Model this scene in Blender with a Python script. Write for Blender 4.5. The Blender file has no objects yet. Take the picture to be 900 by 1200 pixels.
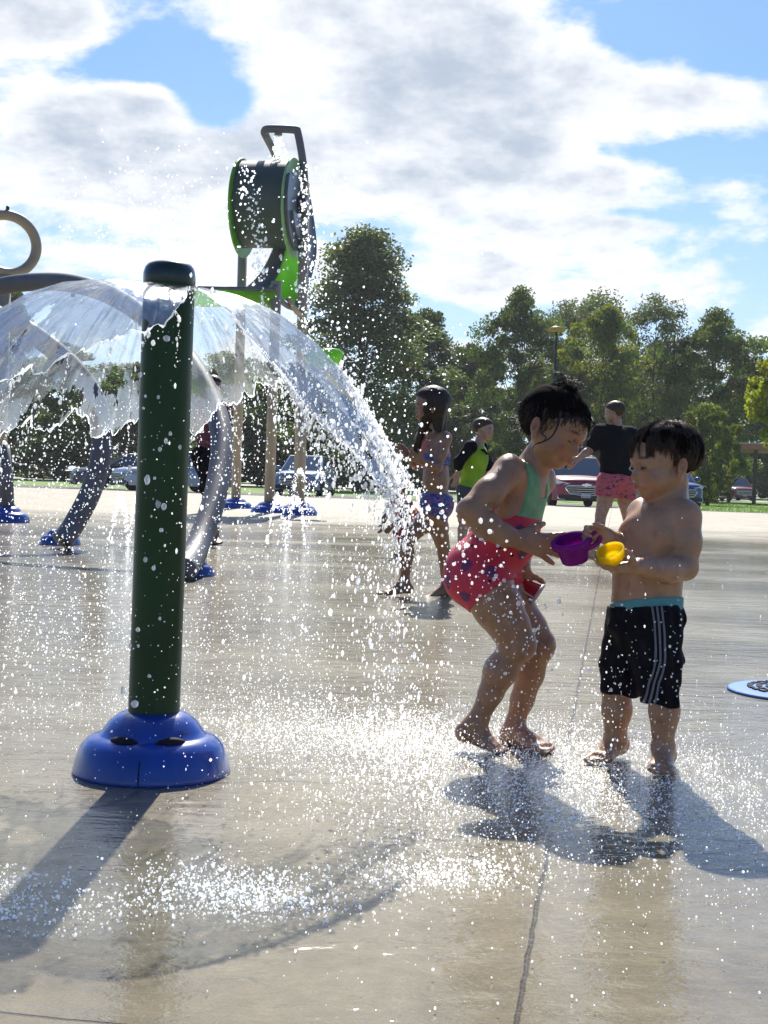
import bpy, bmesh, math, random
import numpy as np
import openvdb
from mathutils import Vector, Matrix

random.seed(7)
RNG = np.random.default_rng(11)
SC = bpy.context.scene
COL = SC.collection
R = math.radians
V = Vector

# ------------------------------------------------------------------ camera
CAM_H = 0.67                       # a crouching photographer
F_PX = 1600.0                      # focal length for a 900 x 1200 frame
PITCH, ROLL = R(1.36), R(1.75)
_fw = V((0, math.cos(PITCH), -math.sin(PITCH)))
_u0 = V((0, math.sin(PITCH), math.cos(PITCH)))
_rt = V((1, 0, 0)) * math.cos(ROLL) + _u0 * math.sin(ROLL)
_up = _u0 * math.cos(ROLL) - V((1, 0, 0)) * math.sin(ROLL)
EYE = V((0, 0, CAM_H))

def ray(px, py):
    return _fw + _rt * ((px - 450) / F_PX) + _up * ((600 - py) / F_PX)

def P(px, py, d):
    """the place that the photo shows at (px, py), d metres ahead"""
    return EYE + ray(px, py) * d

def G(px, py, z=0.0):
    r = ray(px, py)
    return EYE + r * ((z - CAM_H) / r.z)

cam = bpy.data.objects.new('camera', bpy.data.cameras.new('camera'))
COL.objects.link(cam)
m3 = Matrix((_rt, _up, -_fw)).transposed()
cam.matrix_world = Matrix.Translation(EYE) @ m3.to_4x4()
cam.data.sensor_fit = 'VERTICAL'
cam.data.sensor_height = 24.0
cam.data.lens = F_PX / 1200 * 24.0
cam.data.clip_start = 0.05
cam.data.clip_end = 2000
SC.camera = cam

# ------------------------------------------------------------------ tagging
def tag(o, label=None, cat=None, group=None, kind=None):
    if label: o['label'] = label
    if cat: o['category'] = cat
    if group: o['group'] = group
    if kind: o['kind'] = kind
    return o

def thing(name, label, cat, loc=(0, 0, 0), group=None, rz=0):
    o = bpy.data.objects.new(name, None)
    COL.objects.link(o)
    o.empty_display_size = 0.1
    o.location = loc
    o.rotation_euler = (0, 0, rz)
    return tag(o, label, cat, group)

def copy_tree(o, parent=None):
    c = o.copy()
    COL.objects.link(c)
    if parent is not None: c.parent = parent
    for ch in list(o.children): copy_tree(ch, c)
    return c

# ------------------------------------------------------------------ mesh tools
def link_mesh(name, verts, faces, mat=None, parent=None, smooth=True, origin=None, uv=None, col=None):
    verts = np.asarray(verts, dtype=np.float32).reshape(-1, 3)
    if origin is not None: verts = verts - np.array(origin, dtype=np.float32)
    me = bpy.data.meshes.new(name)
    me.from_pydata(verts.tolist() if not isinstance(faces, np.ndarray) else [], [], [] if isinstance(faces, np.ndarray) else faces)
    if isinstance(faces, np.ndarray):
        n, k = faces.shape
        me.vertices.add(len(verts)); me.vertices.foreach_set('co', verts.ravel())
        me.loops.add(n * k); me.loops.foreach_set('vertex_index', faces.astype(np.int32).ravel())
        me.polygons.add(n); me.polygons.foreach_set('loop_start', np.arange(0, n * k, k, dtype=np.int32))
        me.update(calc_edges=True)
    if smooth: me.polygons.foreach_set('use_smooth', [True] * len(me.polygons))
    if uv is not None:
        ul = me.uv_layers.new(name='UVMap')
        li = np.empty(len(me.loops), dtype=np.int32); me.loops.foreach_get('vertex_index', li)
        ul.data.foreach_set('uv', np.asarray(uv, dtype=np.float32)[li].ravel())
    if col is not None:
        a = me.color_attributes.new('Col', 'FLOAT_COLOR', 'POINT')
        c = np.ones((len(verts), 4), dtype=np.float32); c[:, :3] = col
        a.data.foreach_set('color', c.ravel())
    if mat is not None: me.materials.append(mat)
    me.validate()
    o = bpy.data.objects.new(name, me)
    COL.objects.link(o)
    if parent is not None: o.parent = parent
    if origin is not None and parent is None: o.location = origin
    return o

class MB:
    """collects shapes and links them as ONE mesh object"""
    def __init__(s): s.v = []; s.f = []
    def add(s, vs, fs):
        b = len(s.v); s.v += [tuple(v) for v in vs]; s.f += [tuple(i + b for i in f) for f in fs]
        return s
    def box(s, c, size, rot=None):
        hx, hy, hz = size[0] / 2, size[1] / 2, size[2] / 2
        vs = [V((x, y, z)) for z in (-hz, hz) for y in (-hy, hy) for x in (-hx, hx)]
        if rot is not None: vs = [rot @ v for v in vs]
        vs = [v + V(c) for v in vs]
        return s.add(vs, [(0, 2, 3, 1), (4, 5, 7, 6), (0, 1, 5, 4), (2, 6, 7, 3), (0, 4, 6, 2), (1, 3, 7, 5)])
    def tube(s, pts, rad, n=16, cap=True, closed=False):
        pts = [V(p) for p in pts]; m = len(pts)
        rad = [rad] * m if isinstance(rad, (int, float)) else list(rad)
        rings = []; prev = None
        for i, p in enumerate(pts):
            a = pts[(i - 1) % m] if (closed or i > 0) else p
            b = pts[(i + 1) % m] if (closed or i < m - 1) else p
            t = (b - a).normalized()
            if prev is None:
                r = t.cross(V((0, 0, 1)) if abs(t.z) < 0.9 else V((1, 0, 0))).normalized()
            else:
                r = (prev - t * prev.dot(t)).normalized()
            prev = r; q = t.cross(r)
            rings.append([p + (r * math.cos(6.28318 * k / n) + q * math.sin(6.28318 * k / n)) * rad[i] for k in range(n)])
        vs = [v for rg in rings for v in rg]; fs = []
        for i in range(m if closed else m - 1):
            j = (i + 1) % m
            for k in range(n): fs.append((i * n + k, i * n + (k + 1) % n, j * n + (k + 1) % n, j * n + k))
        if cap and not closed:
            fs.append(tuple(range(n - 1, -1, -1))); fs.append(tuple((m - 1) * n + k for k in range(n)))
        return s.add(vs, fs)
    def lathe(s, prof, c=(0, 0, 0), n=32, axis=None, cap=True):
        """prof: [(r, z)] about +z through c (or about the given rotation)"""
        rot = axis if axis is not None else Matrix.Identity(3)
        vs = []; fs = []
        for (r, z) in prof:
            for k in range(n):
                a = 6.283185 * k / n
                vs.append(rot @ V((r * math.cos(a), r * math.sin(a), z)) + V(c))
        for i in range(len(prof) - 1):
            for k in range(n): fs.append((i * n + k, i * n + (k + 1) % n, (i + 1) * n + (k + 1) % n, (i + 1) * n + k))
        if cap:
            fs.append(tuple(range(n - 1, -1, -1))); fs.append(tuple((len(prof) - 1) * n + k for k in range(n)))
        return s.add(vs, fs)
    def prism(s, pts, a, b):
        """polygon pts (list of Vector) extruded from offset a to offset b"""
        n = len(pts); vs = [V(p) + V(a) for p in pts] + [V(p) + V(b) for p in pts]
        fs = [tuple(range(n - 1, -1, -1)), tuple(range(n, 2 * n))]
        for i in range(n): fs.append((i, (i + 1) % n, n + (i + 1) % n, n + i))
        return s.add(vs, fs)
    def build(s, name, mat=None, parent=None, smooth=True, origin=None, bevel=0, sub=0, autosmooth=None):
        o = link_mesh(name, s.v, s.f, mat, parent, smooth, origin)
        bm = bmesh.new(); bm.from_mesh(o.data); bmesh.ops.recalc_face_normals(bm, faces=bm.faces); bm.to_mesh(o.data); bm.free()
        if bevel:
            md = o.modifiers.new('bevel', 'BEVEL'); md.width = bevel; md.segments = 2; md.limit_method = 'ANGLE'
        if sub:
            md = o.modifiers.new('sub', 'SUBSURF'); md.levels = md.render_levels = sub
        if autosmooth is not None and smooth:
            o.data.set_sharp_from_angle(angle=R(autosmooth))
        return o

def bez(pts, n=12):
    """smooth Catmull-Rom curve through points"""
    pts = [V(p) for p in pts]; out = []
    for i in range(len(pts) - 1):
        p0 = pts[max(i - 1, 0)]; p1 = pts[i]; p2 = pts[i + 1]; p3 = pts[min(i + 2, len(pts) - 1)]
        for k in range(n):
            t = k / n
            out.append(0.5 * ((2 * p1) + (p2 - p0) * t + (2 * p0 - 5 * p1 + 4 * p2 - p3) * t * t + (3 * p1 - p0 - 3 * p2 + p3) * t ** 3))
    out.append(pts[-1]); return out

# ------------------------------------------------------------------ materials
def newmat(name):
    m = bpy.data.materials.new(name); m.use_nodes = True
    nt = m.node_tree; nt.nodes.clear()
    out = nt.nodes.new('ShaderNodeOutputMaterial')
    return m, nt, out

def N(nt, typ, **kw):
    n = nt.nodes.new(typ)
    for k, v in kw.items():
        if k.startswith('i_'):
            key = k[2:]
            key = int(key) if key.isdigit() else key.replace('_', ' ')
            n.inputs[key].default_value = v
        else: setattr(n, k, v)
    return n

def math_n(nt, op, a, b=None, c=None, clamp=False):
    n = nt.nodes.new('ShaderNodeMath'); n.operation = op; n.use_clamp = clamp
    for i, x in enumerate((a, b, c)):
        if x is None: continue
        if isinstance(x, (int, float)): n.inputs[i].default_value = x
        else: nt.links.new(x, n.inputs[i])
    return n.outputs[0]

def ramp(nt, fac, stops, interp='LINEAR'):
    n = nt.nodes.new('ShaderNodeValToRGB'); cr = n.color_ramp; cr.interpolation = interp
    while len(cr.elements) < len(stops): cr.elements.new(0.5)
    for e, (p, c) in zip(cr.elements, stops):
        e.position = p; e.color = (c, c, c, 1) if isinstance(c, (int, float)) else (*c, 1)
    nt.links.new(fac, n.inputs[0]); return n.outputs[0]

def mixc(nt, fac, a, b, mode='MIX'):
    n = nt.nodes.new('ShaderNodeMix'); n.data_type = 'RGBA'; n.blend_type = mode
    for s, x in ((n.inputs[0], fac), (n.inputs[6], a), (n.inputs[7], b)):
        if isinstance(x, (int, float)): s.default_value = x
        elif isinstance(x, tuple): s.default_value = (*x, 1) if len(x) == 3 else x
        else: nt.links.new(x, s)
    return n.outputs[2]

def simple(name, col, rough=0.5, metal=0.0, var=0.12, scale=8.0, bump=0.0, bscale=60.0, coat=0.0, spec=0.5, vcol=False, sub=0.0, trans=0.0, sheen=0.0):
    """painted / plastic / cloth / skin surface with a little real unevenness"""
    m, nt, out = newmat(name)
    b = N(nt, 'ShaderNodeBsdfPrincipled'); L = nt.links.new
    tc = N(nt, 'ShaderNodeTexCoord')
    nz = N(nt, 'ShaderNodeTexNoise', i_Scale=scale, i_Detail=5.0); L(tc.outputs['Object'], nz.inputs['Vector'])
    lo = tuple(c * (1 - var) for c in col); hi = tuple(min(1, c * (1 + var)) for c in col)
    c = ramp(nt, nz.outputs[0], [(0.3, lo), (0.7, hi)])
    if vcol:
        at = N(nt, 'ShaderNodeAttribute', attribute_name='Col')
        c = mixc(nt, 1.0, c, at.outputs['Color'], 'MULTIPLY')
    L(c, b.inputs['Base Color'])
    b.inputs['Roughness'].default_value = rough; b.inputs['Metallic'].default_value = metal
    b.inputs['Coat Weight'].default_value = coat; b.inputs['Coat Roughness'].default_value = 0.08
    b.inputs['Specular IOR Level'].default_value = spec
    if sub:
        b.inputs['Subsurface Weight'].default_value = sub; b.inputs['Subsurface Radius'].default_value = (1, 0.4, 0.2); b.inputs['Subsurface Scale'].default_value = 0.01
    if sheen: b.inputs['Sheen Weight'].default_value = sheen
    if bump:
        n2 = N(nt, 'ShaderNodeTexNoise', i_Scale=bscale, i_Detail=3.0); L(tc.outputs['Object'], n2.inputs['Vector'])
        bp = N(nt, 'ShaderNodeBump', i_Strength=bump, i_Distance=0.01); L(n2.outputs[0], bp.inputs['Height']); L(bp.outputs[0], b.inputs['Normal'])
    if trans:
        tr = N(nt, 'ShaderNodeBsdfTranslucent'); L(c, tr.inputs['Color'])
        mx = N(nt, 'ShaderNodeMixShader', i_0=trans); L(b.outputs[0], mx.inputs[1]); L(tr.outputs[0], mx.inputs[2]); L(mx.outputs[0], out.inputs[0])
    else: L(b.outputs[0], out.inputs[0])
    return m
# ================================================================== LIGHT AND SKY
SUN_EL, SUN_AZ = R(43.5), R(1.0)           # azimuth clockwise from +y: the sun stands almost straight ahead
w = bpy.data.worlds.new('World'); SC.world = w; w.use_nodes = True
nt = w.node_tree; nt.nodes.clear(); L = nt.links.new
wo = N(nt, 'ShaderNodeOutputWorld'); bg = N(nt, 'ShaderNodeBackground', i_Strength=0.085)
sky = N(nt, 'ShaderNodeTexSky'); sky.sky_type = 'NISHITA'; sky.sun_disc = False
sky.sun_elevation = SUN_EL; sky.sun_rotation = SUN_AZ; sky.altitude = 200; sky.air_density = 1.0; sky.dust_density = 0.6; sky.ozone_density = 1.5
tc = N(nt, 'ShaderNodeTexCoord')
sep = N(nt, 'ShaderNodeSeparateXYZ'); L(tc.outputs['Generated'], sep.inputs[0])
# cloud layer: the view direction meets a plane at unit height, so clouds shrink towards the horizon
den = math_n(nt, 'ADD', math_n(nt, 'MAXIMUM', sep.outputs[2], 0.0), 0.30)
cx = math_n(nt, 'DIVIDE', sep.outputs[0], den); cy = math_n(nt, 'DIVIDE', sep.outputs[1], den)
cv = N(nt, 'ShaderNodeCombineXYZ'); L(cx, cv.inputs[0]); L(cy, cv.inputs[1])
def wnoise(scale, detail, rough, off, dist=0.0):
    mp = N(nt, 'ShaderNodeMapping'); mp.inputs['Location'].default_value = off; L(cv.outputs[0], mp.inputs[0])
    n = N(nt, 'ShaderNodeTexNoise', i_Scale=scale, i_Detail=detail, i_Roughness=rough, i_Distortion=dist); L(mp.outputs[0], n.inputs['Vector']); return n.outputs[0]
big = wnoise(1.3, 3.0, 0.5, (3.1, 1.7, 0.0)); med = wnoise(4.6, 12.0, 0.62, (7.3, 4.4, 0.0), 0.15)
dens = math_n(nt, 'ADD', math_n(nt, 'MULTIPLY', big, 0.35), math_n(nt, 'MULTIPLY', med, 0.65))
def sky_xy(px, py):
    r = ray(px, py).normalized(); q = max(r.z, 0) + 0.30
    return (r.x / q, r.y / q)
def blob(px, py, rx, ry, amt):
    """a cloud bank (amt > 0) or a gap of blue (amt < 0) round one direction of the sky"""
    global dens
    x0, y0 = sky_xy(px, py); x1, _ = sky_xy(px + rx, py); _, y1 = sky_xy(px, py - ry); _, y2 = sky_xy(px, py + ry)
    sx = abs(x1 - x0); sy = 0.5 * (abs(y1 - y0) + abs(y2 - y0))
    a = math_n(nt, 'DIVIDE', math_n(nt, 'SUBTRACT', cx, x0), sx); b = math_n(nt, 'DIVIDE', math_n(nt, 'SUBTRACT', cy, y0), sy)
    d2 = math_n(nt, 'ADD', math_n(nt, 'MULTIPLY', a, a), math_n(nt, 'MULTIPLY', b, b))
    g = math_n(nt, 'POWER', 2.718, math_n(nt, 'MULTIPLY', d2, -1.0))
    dens = math_n(nt, 'ADD', dens, math_n(nt, 'MULTIPLY', g, amt))
SKY_BLOBS = [(60, 20, 95, 55, .20), (150, 120, 75, 26, .15), (60, 150, 60, 22, .10), (170, 75, 90, 40, -.18), (120, 205, 170, 62, .22), (20, 195, 60, 40, -.03), (250, 120, 45, 40, -.14), (165, 115, 40, 22, .16),
             (430, 60, 180, 85, .22), (600, 70, 120, 70, .16), (745, 45, 120, 55, -.17), (800, 110, 120, 40, .14), (860, 60, 60, 30, -.08),
             (800, 178, 85, 16, -.17), (720, 250, 110, 9, -.12), (880, 330, 60, 30, -.08), (620, 150, 60, 14, -.08), (560, 200, 250, 90, .26), (800, 300, 190, 70, .11), (850, 120, 80, 36, .10), (840, 350, 100, 40, -.02),
             (540, 330, 90, 40, .10), (520, 375, 70, 25, -.14), (90, 350, 90, 22, -.16), (20, 245, 40, 18, -.10), (220, 300, 150, 40, .10), (150, 0, 80, 30, -.1)]
SKY_BLOBS += [(450, -500, 500, 420, .16)]
for b in SKY_BLOBS: blob(*b)
# the bank of cloud lies on the sun's side; unseen sky overhead and behind is cleared and dimmed to lower the ambient light
back = N(nt, 'ShaderNodeMapRange', interpolation_type='SMOOTHSTEP', i_From_Min=0.74, i_From_Max=0.15, i_To_Min=0.0, i_To_Max=0.20); L(sep.outputs[1], back.inputs[0])
dens = math_n(nt, 'SUBTRACT', dens, back.outputs[0])
rear_dim = N(nt, 'ShaderNodeMapRange', interpolation_type='SMOOTHSTEP', i_From_Min=0.0, i_From_Max=0.75, i_To_Min=0.42, i_To_Max=1.0); L(sep.outputs[1], rear_dim.inputs[0])
cov = N(nt, 'ShaderNodeMapRange', interpolation_type='SMOOTHSTEP', i_From_Min=0.495, i_From_Max=0.61); L(dens, cov.inputs[0])
# thick cloud seen against the sun is greyer in its body and bright at its edge
shade = N(nt, 'ShaderNodeMapRange', interpolation_type='SMOOTHSTEP', i_From_Min=0.57, i_From_Max=0.93); L(math_n(nt, 'ADD', dens, math_n(nt, 'MULTIPLY', math_n(nt, 'SUBTRACT', wnoise(6.0, 8.0, 0.6, (1.3, 9.1, 0.0)), 0.5), 0.85)), shade.inputs[0])
ccol = mixc(nt, shade.outputs[0], (9.0, 9.05, 9.1), (4.3, 4.9, 5.7))
hz = N(nt, 'ShaderNodeMapRange', interpolation_type='SMOOTHSTEP', i_From_Min=0.0, i_From_Max=0.30, i_To_Min=0.55, i_To_Max=0.0); L(sep.outputs[2], hz.inputs[0])
hzc = mixc(nt, 1.0, (6.6, 7.5, 8.5), rear_dim.outputs[0], 'MULTIPLY')
ccol = mixc(nt, 1.0, ccol, rear_dim.outputs[0], 'MULTIPLY')
# thin cloud near the sun scatters its light forward: a broad aureole, added unseen above the frame to make the water sparkle
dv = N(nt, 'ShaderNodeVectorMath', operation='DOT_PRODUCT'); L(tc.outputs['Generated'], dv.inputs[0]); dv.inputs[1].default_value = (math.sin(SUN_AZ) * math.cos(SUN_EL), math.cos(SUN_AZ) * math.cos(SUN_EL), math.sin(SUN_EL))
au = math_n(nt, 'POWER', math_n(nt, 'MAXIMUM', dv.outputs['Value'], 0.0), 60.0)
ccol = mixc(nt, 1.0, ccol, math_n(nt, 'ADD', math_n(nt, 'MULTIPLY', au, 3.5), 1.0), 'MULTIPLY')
skyc = mixc(nt, 1.0, sky.outputs[0], (0.58, 0.80, 1.12), 'MULTIPLY')
skyc = mixc(nt, hz.outputs[0], skyc, hzc)
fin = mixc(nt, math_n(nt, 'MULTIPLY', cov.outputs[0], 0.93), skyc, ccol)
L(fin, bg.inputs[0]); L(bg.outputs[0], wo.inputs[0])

sun = bpy.data.objects.new('sun', bpy.data.lights.new('sun', 'SUN')); COL.objects.link(sun)
sun.data.energy = 5.0; sun.data.angle = R(0.53); sun.data.color = (1.0, 0.95, 0.86)
sd = V((math.sin(SUN_AZ) * math.cos(SUN_EL), math.cos(SUN_AZ) * math.cos(SUN_EL), math.sin(SUN_EL)))
sun.rotation_euler = sd.to_track_quat('Z', 'Y').to_euler(); sun.location = (0, 20, 30)

SC.view_settings.view_transform = 'Standard'; SC.view_settings.look = 'None'
SC.view_settings.exposure = 0.52; SC.view_settings.gamma = 1.0; SC.view_settings.use_curve_mapping = False
SC.render.engine = 'CYCLES'
SC.cycles.use_denoising = True
SC.cycles.max_bounces = 10; SC.cycles.transparent_max_bounces = 24; SC.cycles.transmission_bounces = 8; SC.cycles.glossy_bounces = 4; SC.cycles.diffuse_bounces = 3
SC.cycles.caustics_reflective = False; SC.cycles.caustics_refractive = False
SC.cycles.sample_clamp_indirect = 6.0

# ================================================================== GROUND
def pad_material():
    m, nt, out = newmat('wet_concrete'); L = nt.links.new
    b = N(nt, 'ShaderNodeBsdfPrincipled'); L(b.outputs[0], out.inputs[0])
    tc = N(nt, 'ShaderNodeTexCoord'); ob = tc.outputs['Object']
    sep = N(nt, 'ShaderNodeSeparateXYZ'); L(ob, sep.inputs[0])
    def noise(scale, detail=4.0, rough=0.55, sx=1.0, sy=1.0, dist=0.0, off=0.0):
        mp = N(nt, 'ShaderNodeMapping'); mp.inputs['Scale'].default_value = (sx, sy, 1); mp.inputs['Location'].default_value = (off, off * .7, 0); L(ob, mp.inputs[0])
        n = N(nt, 'ShaderNodeTexNoise', i_Scale=scale, i_Detail=detail, i_Roughness=rough, i_Distortion=dist); L(mp.outputs[0], n.inputs['Vector']); return n.outputs[0]
    # dry beyond about 17 m, with a wandering edge
    edge = math_n(nt, 'ADD', sep.outputs[1], math_n(nt, 'MULTIPLY', math_n(nt, 'SUBTRACT', noise(0.22, 5.0), 0.5), 14.0))
    wet = N(nt, 'ShaderNodeMapRange', interpolation_type='SMOOTHSTEP', i_From_Min=24.0, i_From_Max=14.0); L(edge, wet.inputs[0]); wet = wet.outputs[0]
    grain = noise(240.0, 3.0, 0.7); blotch = noise(1.3, 6.0, 0.6); fine = noise(18.0, 5.0, 0.65)
    colw = ramp(nt, blotch, [(0.25, (0.150, 0.127, 0.080)), (0.55, (0.250, 0.222, 0.152)), (0.8, (0.330, 0.298, 0.215))])
    cold = ramp(nt, blotch, [(0.3, (0.40, 0.37, 0.30)), (0.7, (0.52, 0.485, 0.41))])
    c = mixc(nt, wet, cold, colw)
    c = mixc(nt, 0.5, c, ramp(nt, grain, [(0.3, 0.62), (0.7, 1.3)]), 'MULTIPLY')
    c = mixc(nt, 0.75, c, ramp(nt, fine, [(0.3, 0.68), (0.7, 1.22)]), 'MULTIPLY')
    c = mixc(nt, 0.8, c, ramp(nt, noise(4.2, 6.0, 0.65, off=5.0), [(0.36, (0.80, 0.77, 0.68)), (0.60, (1.06, 1.06, 1.05))]), 'MULTIPLY')
    # sawn joints and a few hairline cracks
    ang = R(9.6)
    u = math_n(nt, 'ADD', math_n(nt, 'MULTIPLY', sep.outputs[0], math.cos(ang)), math_n(nt, 'MULTIPLY', sep.outputs[1], -math.sin(ang)))
    v = math_n(nt, 'ADD', math_n(nt, 'MULTIPLY', sep.outputs[0], math.sin(ang)), math_n(nt, 'MULTIPLY', sep.outputs[1], math.cos(ang)))
    g0 = G(620, 1115); u0 = g0.x * math.cos(ang) - g0.y * math.sin(ang)
    g1 = G(75, 715); v0 = g1.x * math.sin(ang) + g1.y * math.cos(ang)
    wob = math_n(nt, 'MULTIPLY', math_n(nt, 'SUBTRACT', noise(9.0, 3.0), 0.5), 0.012)
    def joint(coord, c0, period, width):
        s = math_n(nt, 'DIVIDE', math_n(nt, 'ADD', math_n(nt, 'SUBTRACT', coord, c0), wob), period)
        d = math_n(nt, 'ABSOLUTE', math_n(nt, 'SUBTRACT', s, math_n(nt, 'ROUND', s)))
        n = N(nt, 'ShaderNodeMapRange', i_From_Min=width / period * 1.6, i_From_Max=width / period * 0.6); L(math_n(nt, 'MULTIPLY', d, 1.0), n.inputs[0]); return n.outputs[0]
    jn = math_n(nt, 'MAXIMUM', joint(u, u0, 4.6, 0.0028), joint(v, v0, 4.6, 0.0028))
    vor = N(nt, 'ShaderNodeTexVoronoi', feature='DISTANCE_TO_EDGE', i_Scale=0.55)
    mpv = N(nt, 'ShaderNodeVectorMath', operation='ADD'); nzv = N(nt, 'ShaderNodeTexNoise', i_Scale=1.7, i_Detail=6.0); L(ob, nzv.inputs['Vector'])
    sc = N(nt, 'ShaderNodeVectorMath', operation='SCALE', i_Scale=0.5); L(nzv.outputs['Color'], sc.inputs[0]); L(ob, mpv.inputs[0]); L(sc.outputs[0], mpv.inputs[1]); L(mpv.outputs[0], vor.inputs['Vector'])
    crack = N(nt, 'ShaderNodeMapRange', i_From_Min=0.006, i_From_Max=0.001, i_To_Max=0.45); L(vor.outputs['Distance'], crack.inputs[0])
    crack = math_n(nt, 'MULTIPLY', crack.outputs[0], ramp(nt, noise(0.8, 2.0, 0.5, off=4.0), [(0.5, 0.0), (0.6, 1.0)]))
    jn = math_n(nt, 'MAXIMUM', jn, crack)
    c = mixc(nt, math_n(nt, 'MULTIPLY', jn, 0.85), c, (0.03, 0.028, 0.025))
    CSLOT = c
    # film of water: pools are smooth, thin places show the concrete's grain
    pool = ramp(nt, math_n(nt, 'ADD', math_n(nt, 'MULTIPLY', noise(0.55, 5.0, 0.55, 0.6, 1.5, off=2.0), 0.75), math_n(nt, 'MULTIPLY', fine, 0.25)), [(0.42, 0.0), (0.53, 1.0)])
    L(mixc(nt, math_n(nt, 'MULTIPLY', math_n(nt, 'MULTIPLY', pool, wet), .8), CSLOT, mixc(nt, 1.0, CSLOT, (.80, .755, .66), 'MULTIPLY')), b.inputs['Base Color'])
    far = N(nt, 'ShaderNodeMapRange', i_From_Min=3.0, i_From_Max=16.0, i_To_Min=0.0, i_To_Max=1.0); L(sep.outputs[1], far.inputs[0])
    b.inputs['Roughness'].default_value = 0.75
    b.inputs['Specular IOR Level'].default_value = 0.2
    L(math_n(nt, 'MULTIPLY', wet, math_n(nt, 'ADD', math_n(nt, 'MULTIPLY', pool, 0.15), 0.85)), b.inputs['Coat Weight'])
    b.inputs['Coat IOR'].default_value = 1.33
    cr = math_n(nt, 'ADD', math_n(nt, 'MULTIPLY', math_n(nt, 'SUBTRACT', 1.0, pool), 0.11), math_n(nt, 'ADD', math_n(nt, 'MULTIPLY', far.outputs[0], 0.04), 0.04))
    L(cr, b.inputs['Coat Roughness'])
    h = math_n(nt, 'ADD', math_n(nt, 'MULTIPLY', noise(7.0, 4.0, 0.6, 0.45, 1.0, 0.8), 1.2), math_n(nt, 'ADD', math_n(nt, 'MULTIPLY', noise(38.0, 3.0, 0.6, 0.7, 1.0, 0.6), 0.26), math_n(nt, 'MULTIPLY', noise(120.0, 2.0, 0.6, 0.8, 1.0, 0.3), 0.10)))
    h2 = math_n(nt, 'ADD', h, math_n(nt, 'MULTIPLY', math_n(nt, 'MULTIPLY', grain, math_n(nt, 'SUBTRACT', 1.0, pool)), 0.05))
    bp = N(nt, 'ShaderNodeBump', i_Strength=0.55, i_Distance=0.011); L(h2, bp.inputs['Height']); L(bp.outputs[0], b.inputs['Coat Normal'])
    hb = math_n(nt, 'SUBTRACT', math_n(nt, 'ADD', math_n(nt, 'MULTIPLY', grain, 0.1), math_n(nt, 'MULTIPLY', fine, 0.3)), math_n(nt, 'MULTIPLY', jn, 0.8))
    bp2 = N(nt, 'ShaderNodeBump', i_Strength=0.5, i_Distance=0.01); L(hb, bp2.inputs['Height']); L(bp2.outputs[0], b.inputs['Normal'])
    return m

def sheet(name, pts, z, mat, kind='structure', origin=None):
    o = link_mesh(name, [(x, y, z) for x, y in pts], [tuple(range(len(pts)))], mat, None, False)
    return tag(o, kind=kind)

far_ground = simple('dry_turf_soil', (0.13, 0.16, 0.06), 0.9, var=0.35, scale=0.4)
sheet('ground', [(-600, -200), (600, -200), (600, 1200), (-600, 1200)], -0.35, far_ground)
PADL, PADR = G(-60, 567), G(960, 598.5)
gA, gB = G(0, 571), G(900, 597.5)
# the pad ends along a line that runs slightly towards us on the right
def padline(x):
    t = (x - gA.x) / (gB.x - gA.x); return gA.y + (gB.y - gA.y) * t
SLOPE = -0.294; EDGE = math.atan(SLOPE)
def E(u, v):
    """u metres along the far edge of the pad, v metres beyond it"""
    return (u * math.cos(EDGE) - v * math.sin(EDGE), 44.9 + u * math.sin(EDGE) + v * math.cos(EDGE))
pad = sheet('splash_pad', [(-60, -6), (60, -6), (60, 44.9 + 60 * SLOPE), (-60, 44.9 - 60 * SLOPE)], 0.0, pad_material())
kerbmat = simple('kerb_concrete', (0.42, 0.40, 0.34), 0.85, var=0.15, scale=3)
# kerb, grass strip, parking lot
ke = E(0, .09); kb = MB().box((ke[0], ke[1], -0.10), (120, 0.18, 0.23), Matrix.Rotation(EDGE, 3, 'Z')); tag(kb.build('kerb', kerbmat, None, False), kind='structure')
asph = simple('asphalt', (0.055, 0.055, 0.057), 0.85, var=0.3, scale=6)
conc = simple('pale_driveway', (0.40, 0.38, 0.33), 0.8, var=0.15, scale=2)
turf = simple('turf', (0.14, 0.24, 0.035), 0.9, var=0.3, scale=2.0)
sheet('lawn', [E(-250, .18), E(250, .18), E(250, 110), E(-250, 110)], -0.05, turf)
sheet('driveway', [(-200, 92), (200, 92), (200, 108), (-200, 108)], -0.042, conc)
sheet('parking_bay', [E(-60, .19), E(9.0, .19), E(9.5, 9), E(-60, 9)], -0.046, asph)
nb = 26000
bu = RNG.uniform(8, 45, nb); bv = .25 + RNG.uniform(0, 1, nb) ** 1.6 * 32; ok = ~((bu < 9.7) & (bv < 9.2)); bu, bv = bu[ok], bv[ok]; nb = len(bu)
bx, by = E(bu, bv)
bh = RNG.uniform(.04, .12, nb); a = RNG.uniform(0, 6.28, nb); wd = .014
gv = np.zeros((nb, 3, 3)); gv[:, 0] = np.c_[bx - np.cos(a) * wd, by - np.sin(a) * wd, np.full(nb, -.05)]; gv[:, 1] = np.c_[bx + np.cos(a) * wd, by + np.sin(a) * wd, np.full(nb, -.05)]
gv[:, 2] = np.c_[bx + RNG.normal(0, .03, nb), by + RNG.normal(0, .03, nb), -.05 + bh]
grassm = simple('grass_blades', (0.17, 0.30, 0.04), 0.6, var=0.3, scale=1.0, trans=0.45)
tag(link_mesh('grass', gv.reshape(-1, 3), np.arange(nb * 3).reshape(-1, 3), grassm, None, False), 'short sunlit grass on the strip beyond the concrete', 'grass', kind='stuff')

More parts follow.
